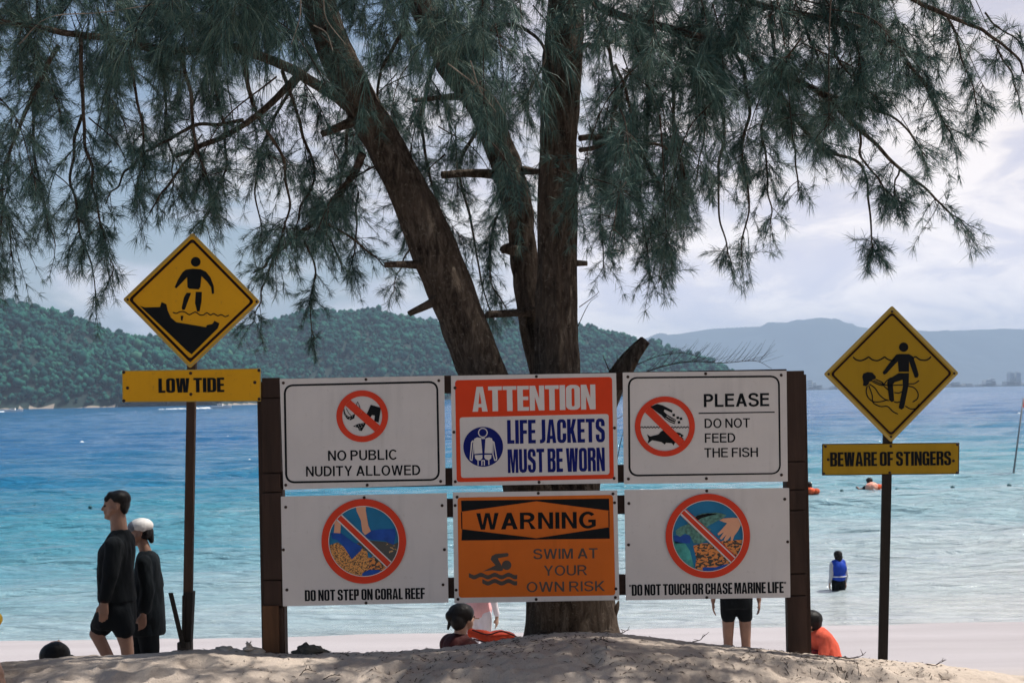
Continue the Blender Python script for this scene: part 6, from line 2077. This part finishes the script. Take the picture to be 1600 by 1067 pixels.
swimmer(1262, 55.0, "swimmer with dark hair close beside the right frame post, seen from behind", None, None)
o = empty("swim_float", at(1272, 781, 54.8) * np.array((1, 1, 0)) + np.array((0, 0, sea_z(at(1272, 781, 54.8)[0], 54.8))))
tag(o, "small red float in the water right of the frame post", "float", "swim floats")
g = np.array(o.location)
fused("bag", [('e', g + (-.12, 0, .10), (.16, .15, .13)), ('e', g + (.10, 0, .08), (.11, .12, .11))], M['float_orange'], o, .015, 3, .012, 4)
swimmer(1357, 57.0, "swimmer with hair tied on top, left of the thin black post", None, None)
for px, mt, rad, lab in ((1363, 'float_pink', .20, "pale pink float beside the swimmer left of the thin post"), (1374.5, 'float_orange', .16, "round bright orange float touching the thin black post")):
    o = empty("swim_float", at(px, 780, 56.6) * np.array((1, 1, 0)) + np.array((0, 0, sea_z(at(px, 780, 56.6)[0], 56.6))))
    tag(o, lab, "float", "swim floats")
    g = np.array(o.location)
    fused("bag", [('e', g + (0, 0, rad * .75), (rad * 1.25, rad, rad))], M[mt], o, .015, 3, .012, 5)
    MB().tube([g + (0, -rad, .1), g + (.1, -rad * 1.4, .02), g + (.3, -rad * 1.5, .0)], .02, 6).build("cord", M['strap'], o)

# sitter at the left edge, almost wholly outside the frame --------------------------------
r = person(-62, 8.02, "person in a yellow vest at the left edge, only an arm showing")
g = np.array(r.location)
it, E = head_items(at(-75, 880, 8.1), (-.6, .75, -.1), 0.8)
sh = at(-62, 935, 8.1)
hp = at(-75, 1050, 8.1)
it += [('c', at(-73, 900, 8.1), .042, at(-68, 925, 8.1), .05), ('c', sh + (.09, .0, 0), .06, sh - (.11, 0, 0), .06), ('c', sh, .10, hp, .11)]
it += [('c', sh + (.12, -.02, -.01), .040, at(-22, 1010, 7.95), .036), ('c', at(-22, 1010, 7.95), .036, at(-2, 1052, 7.9), .029)]
it += hand_items(at(-2, 1050, 7.9), (.25, -.15, -.6), (-.4, 0, -.6), .85)
it += [('c', sh - (.14, 0, 0), .040, at(-130, 990, 8.1), .033), ('c', at(-130, 990, 8.1), .032, at(-120, 1040, 7.9), .026)] + hand_items(at(-120, 1040, 7.9), (0, -.5, -.5), (0, 0, -1), .85)
for dx in (-.1, .08):
    kn = hp + (dx - .28, .22, .12)
    it += [('c', hp + (dx, 0, 0), .07, kn, .05), ('c', kn, .048, kn + (-.2, .3, -.2), .034), ('c', kn + (-.2, .3, -.2), .034, kn + (-.3, .38, -.2), .024)]
fused("body", it, M['skin'], r, .009, 4)
fused("vest", [('c', sh + (.06, 0, .0), .10, sh - (.08, 0, 0), .10), ('c', at(-62, 945, 8.1), .13, at(-68, 1000, 8.1), .135), ('e', at(-28, 968, 8.05), (.108, .09, .065))], M['yellow_vest'], r, .010, 4, .004, 27)
fused("hair", [('e', E(-.02, 0, .045), (.09, .085, .07)), ('e', E(-.05, 0, -.02), (.06, .07, .07))], M['hair'], r, .009, 3)


# ------------------------------------------------------------------ buoys, floats, flag, boat
def on_sea(px, py):
    """the point of the sea surface under a pixel"""
    u, v = px - CX, CY - py
    dz = (-u * SR + v * CR) / FPX
    Y = (WZ - CZ) / dz
    p = at(px, py, Y)
    p[2] = sea_z(p[0], p[1])
    return p


def buoy_mesh(c, r):
    return MB().sphere(c + (0, 0, r * .55), (r * 1.05, r, r * .85), 16, 10).tube([c + (0, 0, r * 1.2), c + (0, 0, r * 1.6)], [r * .22, r * .16], 8)


green = [(54.6, 794, 3.1, "dark teal buoy farthest left, left of the walking man"), (141, 795, 3.0, "dark teal buoy just left of the walking man's head"), (253, 795.5, 2.4, "small dark buoy between capped woman and brown signpost"),
         (1315.5, 777, 3.0, "dark teal buoy between the two swimmers"), (1401.6, 775, 3.8, "dark teal buoy just right of the thin black post"), (1488.6, 769.5, 3.2, "dark teal buoy below right end of stingers plate"), (1577, 767.5, 3.6, "dark teal buoy near the right edge under the flag pole")]
for px, py, rp, lab in green:
    c = on_sea(px, py)
    o = empty("buoy", c)
    tag(o, lab, "buoy", "dark teal swim-line buoys")
    buoy_mesh(c, rp * c[1] / FPX).build("float", M['float_green'], o, smooth=True)
white = [(25, 751, 2.6, "white buoy nearest the left edge, lowest of the white ones"), (97, 738, 2.8, "white buoy second from the left edge"), (128, 693, 3.4, "white buoy on deep blue water left of LOW TIDE plate"), (287, 688, 2.8, "white buoy just left of brown signpost below plate"),
         (356, 684, 2.6, "white buoy right of brown signpost, the farther one"), (390, 722, 3.0, "white buoy close to the left edge of the wooden frame"), (1592, 646, 2.4, "white buoy beside the red flag at the right edge")]
for px, py, rp, lab in white:
    c = on_sea(px, py)
    o = empty("buoy", c)
    tag(o, lab, "buoy", "white mooring buoys")
    buoy_mesh(c, rp * c[1] / FPX).build("float", M['float_white'], o, smooth=True)

c = on_sea(220, 717)
o = empty("swim_float", c)
tag(o, "faded pink orange float on blue water left of the brown signpost", "float")
s_ = c[1] / FPX
fused("tube", [('c', c + (-7 * s_, 0, 1.2 * s_), 2.2 * s_, c + (-1 * s_, 0, 1.8 * s_), 2.9 * s_), ('c', c + (0, 0, 1.8 * s_), 2.9 * s_, c + (7.5 * s_, 0, 1.2 * s_), 2.0 * s_)], M['float_pink'], o, .03, 3, .01, 3)

base = on_sea(1583, 749)
o = empty("marker_flag", base)
tag(o, "red flag on a thin leaning pole standing in the sea at the right edge", "flag")
Yf = base[1]
MB().tube([base - (0.05, 0, .5), at(1599, 622, Yf)], [.045, .03], 8).build("pole", M['pole'], o, smooth=True)
P = [at(1597.2, 636, Yf), at(1599, 622, Yf)]
n = 14
V = []
for i in range(n):
    t = i / (n - 1)
    for q, p in enumerate(P):
        V.append(p + np.array((t * .85, .10 * math.sin(t * 7), -.12 * t * (1 - .5 * q))))
for i in range(n):
    V.append(np.array(V[2 * i]) + (0, .012, 0)); V.append(np.array(V[2 * i + 1]) + (0, .012, 0))
F = []
for i in range(n - 1):
    F.append((2 * i, 2 * i + 2, 2 * i + 3, 2 * i + 1)); k = 2 * n
    F.append((k + 2 * i, k + 2 * i + 1, k + 2 * i + 3, k + 2 * i + 2))
build("flag_cloth", V, F, M['flag_red'], o, smooth=True)

for px, lab in ((345, "small white speedboat with wake under the headland, right of the brown signpost"), (21, "small white speedboat with wake near the left edge under the headland")):
    c = on_sea(px, 638.5 if px > 100 else 643.5)
    o = empty("speedboat", c)
    tag(o, lab, "boat", "distant speedboats")
    V, F = [], []
    st = [(-4.2, .9, .2), (-2, 1.15, .0), (1.5, 1.05, .0), (3.4, .6, .2), (4.8, .06, .6)]
    for x, w_, k_ in st:
        V += [c + (x, -w_, 1.1 + k_ * .5), c + (x, -w_ * .55, -.3 + k_), c + (x, w_ * .55, -.3 + k_), c + (x, w_, 1.1 + k_ * .5)]
    for i in range(len(st) - 1):
        for j in range(3):
            F.append((4 * i + j, 4 * i + j + 1, 4 * i + j + 5, 4 * i + j + 4))
        F.append((4 * i + 3, 4 * i, 4 * i + 4, 4 * i + 7))
    F += [(0, 3, 2, 1), (16, 17, 18, 19)]
    build("hull", V, F, M['bldg_white'], o)
    MB().box(c + (-1.4, -.7, 1.0), c + (1.0, .7, 2.0), .15).build("cabin", M['bldg_white'], o)
    MB().box(c + (-1.0, -.74, 1.45), c + (.8, .74, 1.85), .05).build("window", M['bldg_dark'], o)
    mb = MB()
    rw = random.Random(int(px))
    for k in range(46):
        t = rw.random()
        mb.sphere(c + (-5 - 22 * t, rw.uniform(-1, 1) * (1 + 2.5 * t), .1), (rw.uniform(.8, 2.2), rw.uniform(.5, 1.0), rw.uniform(.2, .7) * (1 - .6 * t)), 8, 6)
    w_ = mb.build("wake", M['foam'], o, smooth=True)

# ------------------------------------------------------------------ things lying on the sand
def stone(name, c, r, mat, label, cat, seed, sub=4, group=None):
    V, F = ico(sub, seed)
    V = V * np.asarray(r)
    V[:, 2] = np.maximum(V[:, 2], -0.55 * r[2])
    V = V + 0.05 * min(r) * fbm(V[:, 0] * 40, V[:, 1] * 40, V[:, 2] * 40, oct=3, seed=seed)[:, None]
    o = build(name, V + np.asarray(c), F, mat, None, loc=c, smooth=False)
    return tag(o, label, cat, group)


def on_sand(px, Y, dz=0.0):
    x = at(px, 1020, Y)[0]
    return np.array((x, Y, float(ground(x, Y)) + dz))


rk = on_sand(484, 8.42, .002)
V, F = ico(5, 3)
prof = np.interp(V[:, 0], [-1.2, -.9, -.55, -.1, .3, .95, 1.3], [.5, .80, 1.0, 1.12, .85, .45, .2])
V = np.stack((V[:, 0] * .098, V[:, 1] * .065, np.where(V[:, 2] > 0, V[:, 2] * .050 * prof, V[:, 2] * .03)), -1)
V = V + 0.004 * fbm(V[:, 0] * 45, V[:, 1] * 45, V[:, 2] * 45, oct=4, seed=8)[:, None]
tag(build("rock", V + rk, F, M['rock_dark'], None, loc=rk, smooth=False), "dark pitted rock on the sand right of the left frame post", "rock")
rr = random.Random(3)
for k, (px, Y, r_, lab) in enumerate(((352, 8.40, (.07, .05, .028), "flat pale sandy stone left of the white coral piece"), (398, 8.38, (.055, .04, .03), "pale sandy stone right of the white coral piece, against the post"))):
    stone("stone", on_sand(px, Y, -.008), r_, M['coral_rubble'], lab, "stone", 60 + k, group="pale stones by the left frame post")
cr = on_sand(389, 8.36, .012)
o = empty("coral_piece", cr)
tag(o, "small branching white coral piece on the sand left of the frame post", "coral")
mb = MB().sphere(cr, (.035, .025, .012), 14, 8)
for k in range(11):
    a = rr.uniform(0, 6.28)
    d = np.array((math.cos(a) * .6, math.sin(a) * .4, rr.uniform(.4, 1)))
    p = cr + np.array((rr.uniform(-.02, .02), rr.uniform(-.012, .012), .004))
    e = p + d * rr.uniform(.02, .04)
    mb.tube([p, (p + e) / 2 + np.array((rr.uniform(-.004, .004), 0, 0)), e], [.006, .005, .0035], 7)
mb.build("branches", M['coral_rubble'], o, smooth=True)

st = empty("stick", at(281, 1006, 8.36))
tag(st, "dark flat stick leaning against the foot of the LOW TIDE post", "stick")
lean_post("stick_shaft", (286, 1012), (266, 926), 6.5, .02, M['wood_black'], st, 8.352, .003)

for k, (pts, Yt, lab) in enumerate(((((1308, 1024), (1330, 1019), (1345, 1012), (1353, 1005)), 8.34, "curled dry twig on the sand between the right frame post and thin post"),
                                    (((1082, 1000), (1094, 995), (1099, 990)), 8.36, "dry twig on the bank right of the standing youngster's sign, low by the trunk side"),
                                    (((968, 975), (975, 982), (984, 990)), 8.4, "short dark twig sticking up right of the trunk base"),
                                    (((1448, 1036), (1466, 1033), (1477, 1030)), 8.33, "dark twig on the sloping bank right of the thin black post"),
                                    (((468, 1050), (480, 1060), (494, 1066)), 8.0, "curved twig on the sand below the rock"),
                                    (((505, 1065), (520, 1063), (535, 1060)), 7.95, "straight twig on the sand at the bottom edge below the rock"),
                                    (((936, 1024), (941, 1035), (962, 1040)), 8.1, "thin forked twig on the sand below the trunk"),
                                    (((923, 1044), (930, 1038), (934, 1035)), 8.05, "very short dark twig on the sand below the trunk"))):
    P3 = spline([at(x, y, Yt) for x, y in pts], 14)
    zg = ground(P3[:, 0], P3[:, 1])
    P3[:, 2] = zg + 0.003 + (0.045 * np.linspace(0, 1, 14) ** 2 if k < 4 else 0.012 * np.sin(np.linspace(0, 3, 14)))
    mb = MB().tube(P3, np.linspace(.0028, .0012, 14), 6)
    for q in (5, 8, 10):
        d = np.array((rr.uniform(-.03, .04), rr.uniform(-.02, .02), rr.uniform(0.005, .03)))
        mb.tube([P3[q], P3[q] + d], [.0022, .001], 5)
    o = mb.build("twig", M['twig'], None, loc=tuple(P3[0]), smooth=True)
    tag(o, lab, "twig", "dry twigs on the sand")

# fallen casuarina needles and bits strewn over the sand
rng2 = np.random.default_rng(44)
n = 5600
x = rng2.uniform(-3.3, 3.6, n)
y = CREST_Y + 0.05 - np.abs(rng2.normal(0, .75, n))
keep = (fbm(x * 1.1, y * 1.6, oct=3, seed=15) + rng2.normal(0, .35, n)) > 0.12
x, y = x[keep], y[keep]
n = len(x)
a = rng2.uniform(0, 6.283, n)
L_ = rng2.uniform(.006, .032, n)
dx, dy = np.cos(a) * L_ / 2, np.sin(a) * L_ / 2
w = rng2.uniform(.0008, .0022, n)
z0, z1 = ground(x - dx, y - dy) + .003, ground(x + dx, y + dy) + .004
px_, py_ = -np.sin(a) * w, np.cos(a) * w
V = np.stack((np.stack((x - dx - px_, y - dy - py_, z0), -1), np.stack((x - dx + px_, y - dy + py_, z0), -1), np.stack((x + dx + px_, y + dy + py_, z1), -1), np.stack((x + dx - px_, y + dy - py_, z1), -1),
              np.stack((x, y, (z0 + z1) / 2 + w * 2), -1)), 1).reshape(-1, 3)
k = np.arange(n)[:, None] * 5
F = np.concatenate((k + [[0, 1, 4]], k + [[1, 2, 4]], k + [[2, 3, 4]], k + [[3, 0, 4]]), 1).reshape(-1, 3)
lit = build("leaf_litter", V, F, M['twig'])
tag(lit, "dry needles and twig bits strewn on the sand", kind="stuff")

# ------------------------------------------------------------------ the air between here and the far mountains
hz = build("haze", *(lambda b: (np.concatenate(b.V), b.F))(MB().box((-12500, -60, WZ - 90.0), (12500, 13000.0, 540.0))), bpy.data.materials.new("haze_air"))
hm = hz.data.materials[0]
hm.use_nodes = True
t = hm.node_tree
t.nodes.clear()
vol = N(t, "ShaderNodeVolumePrincipled", i_Density=0.00013, i_Anisotropy=0.0)
vol.inputs["Color"].default_value = (0.59, 0.70, 0.83, 1)
out = N(t, "ShaderNodeOutputMaterial")
t.links.new(vol.outputs[0], out.inputs["Volume"])
tag(hz, "pale blue haze over the bay", kind="stuff")
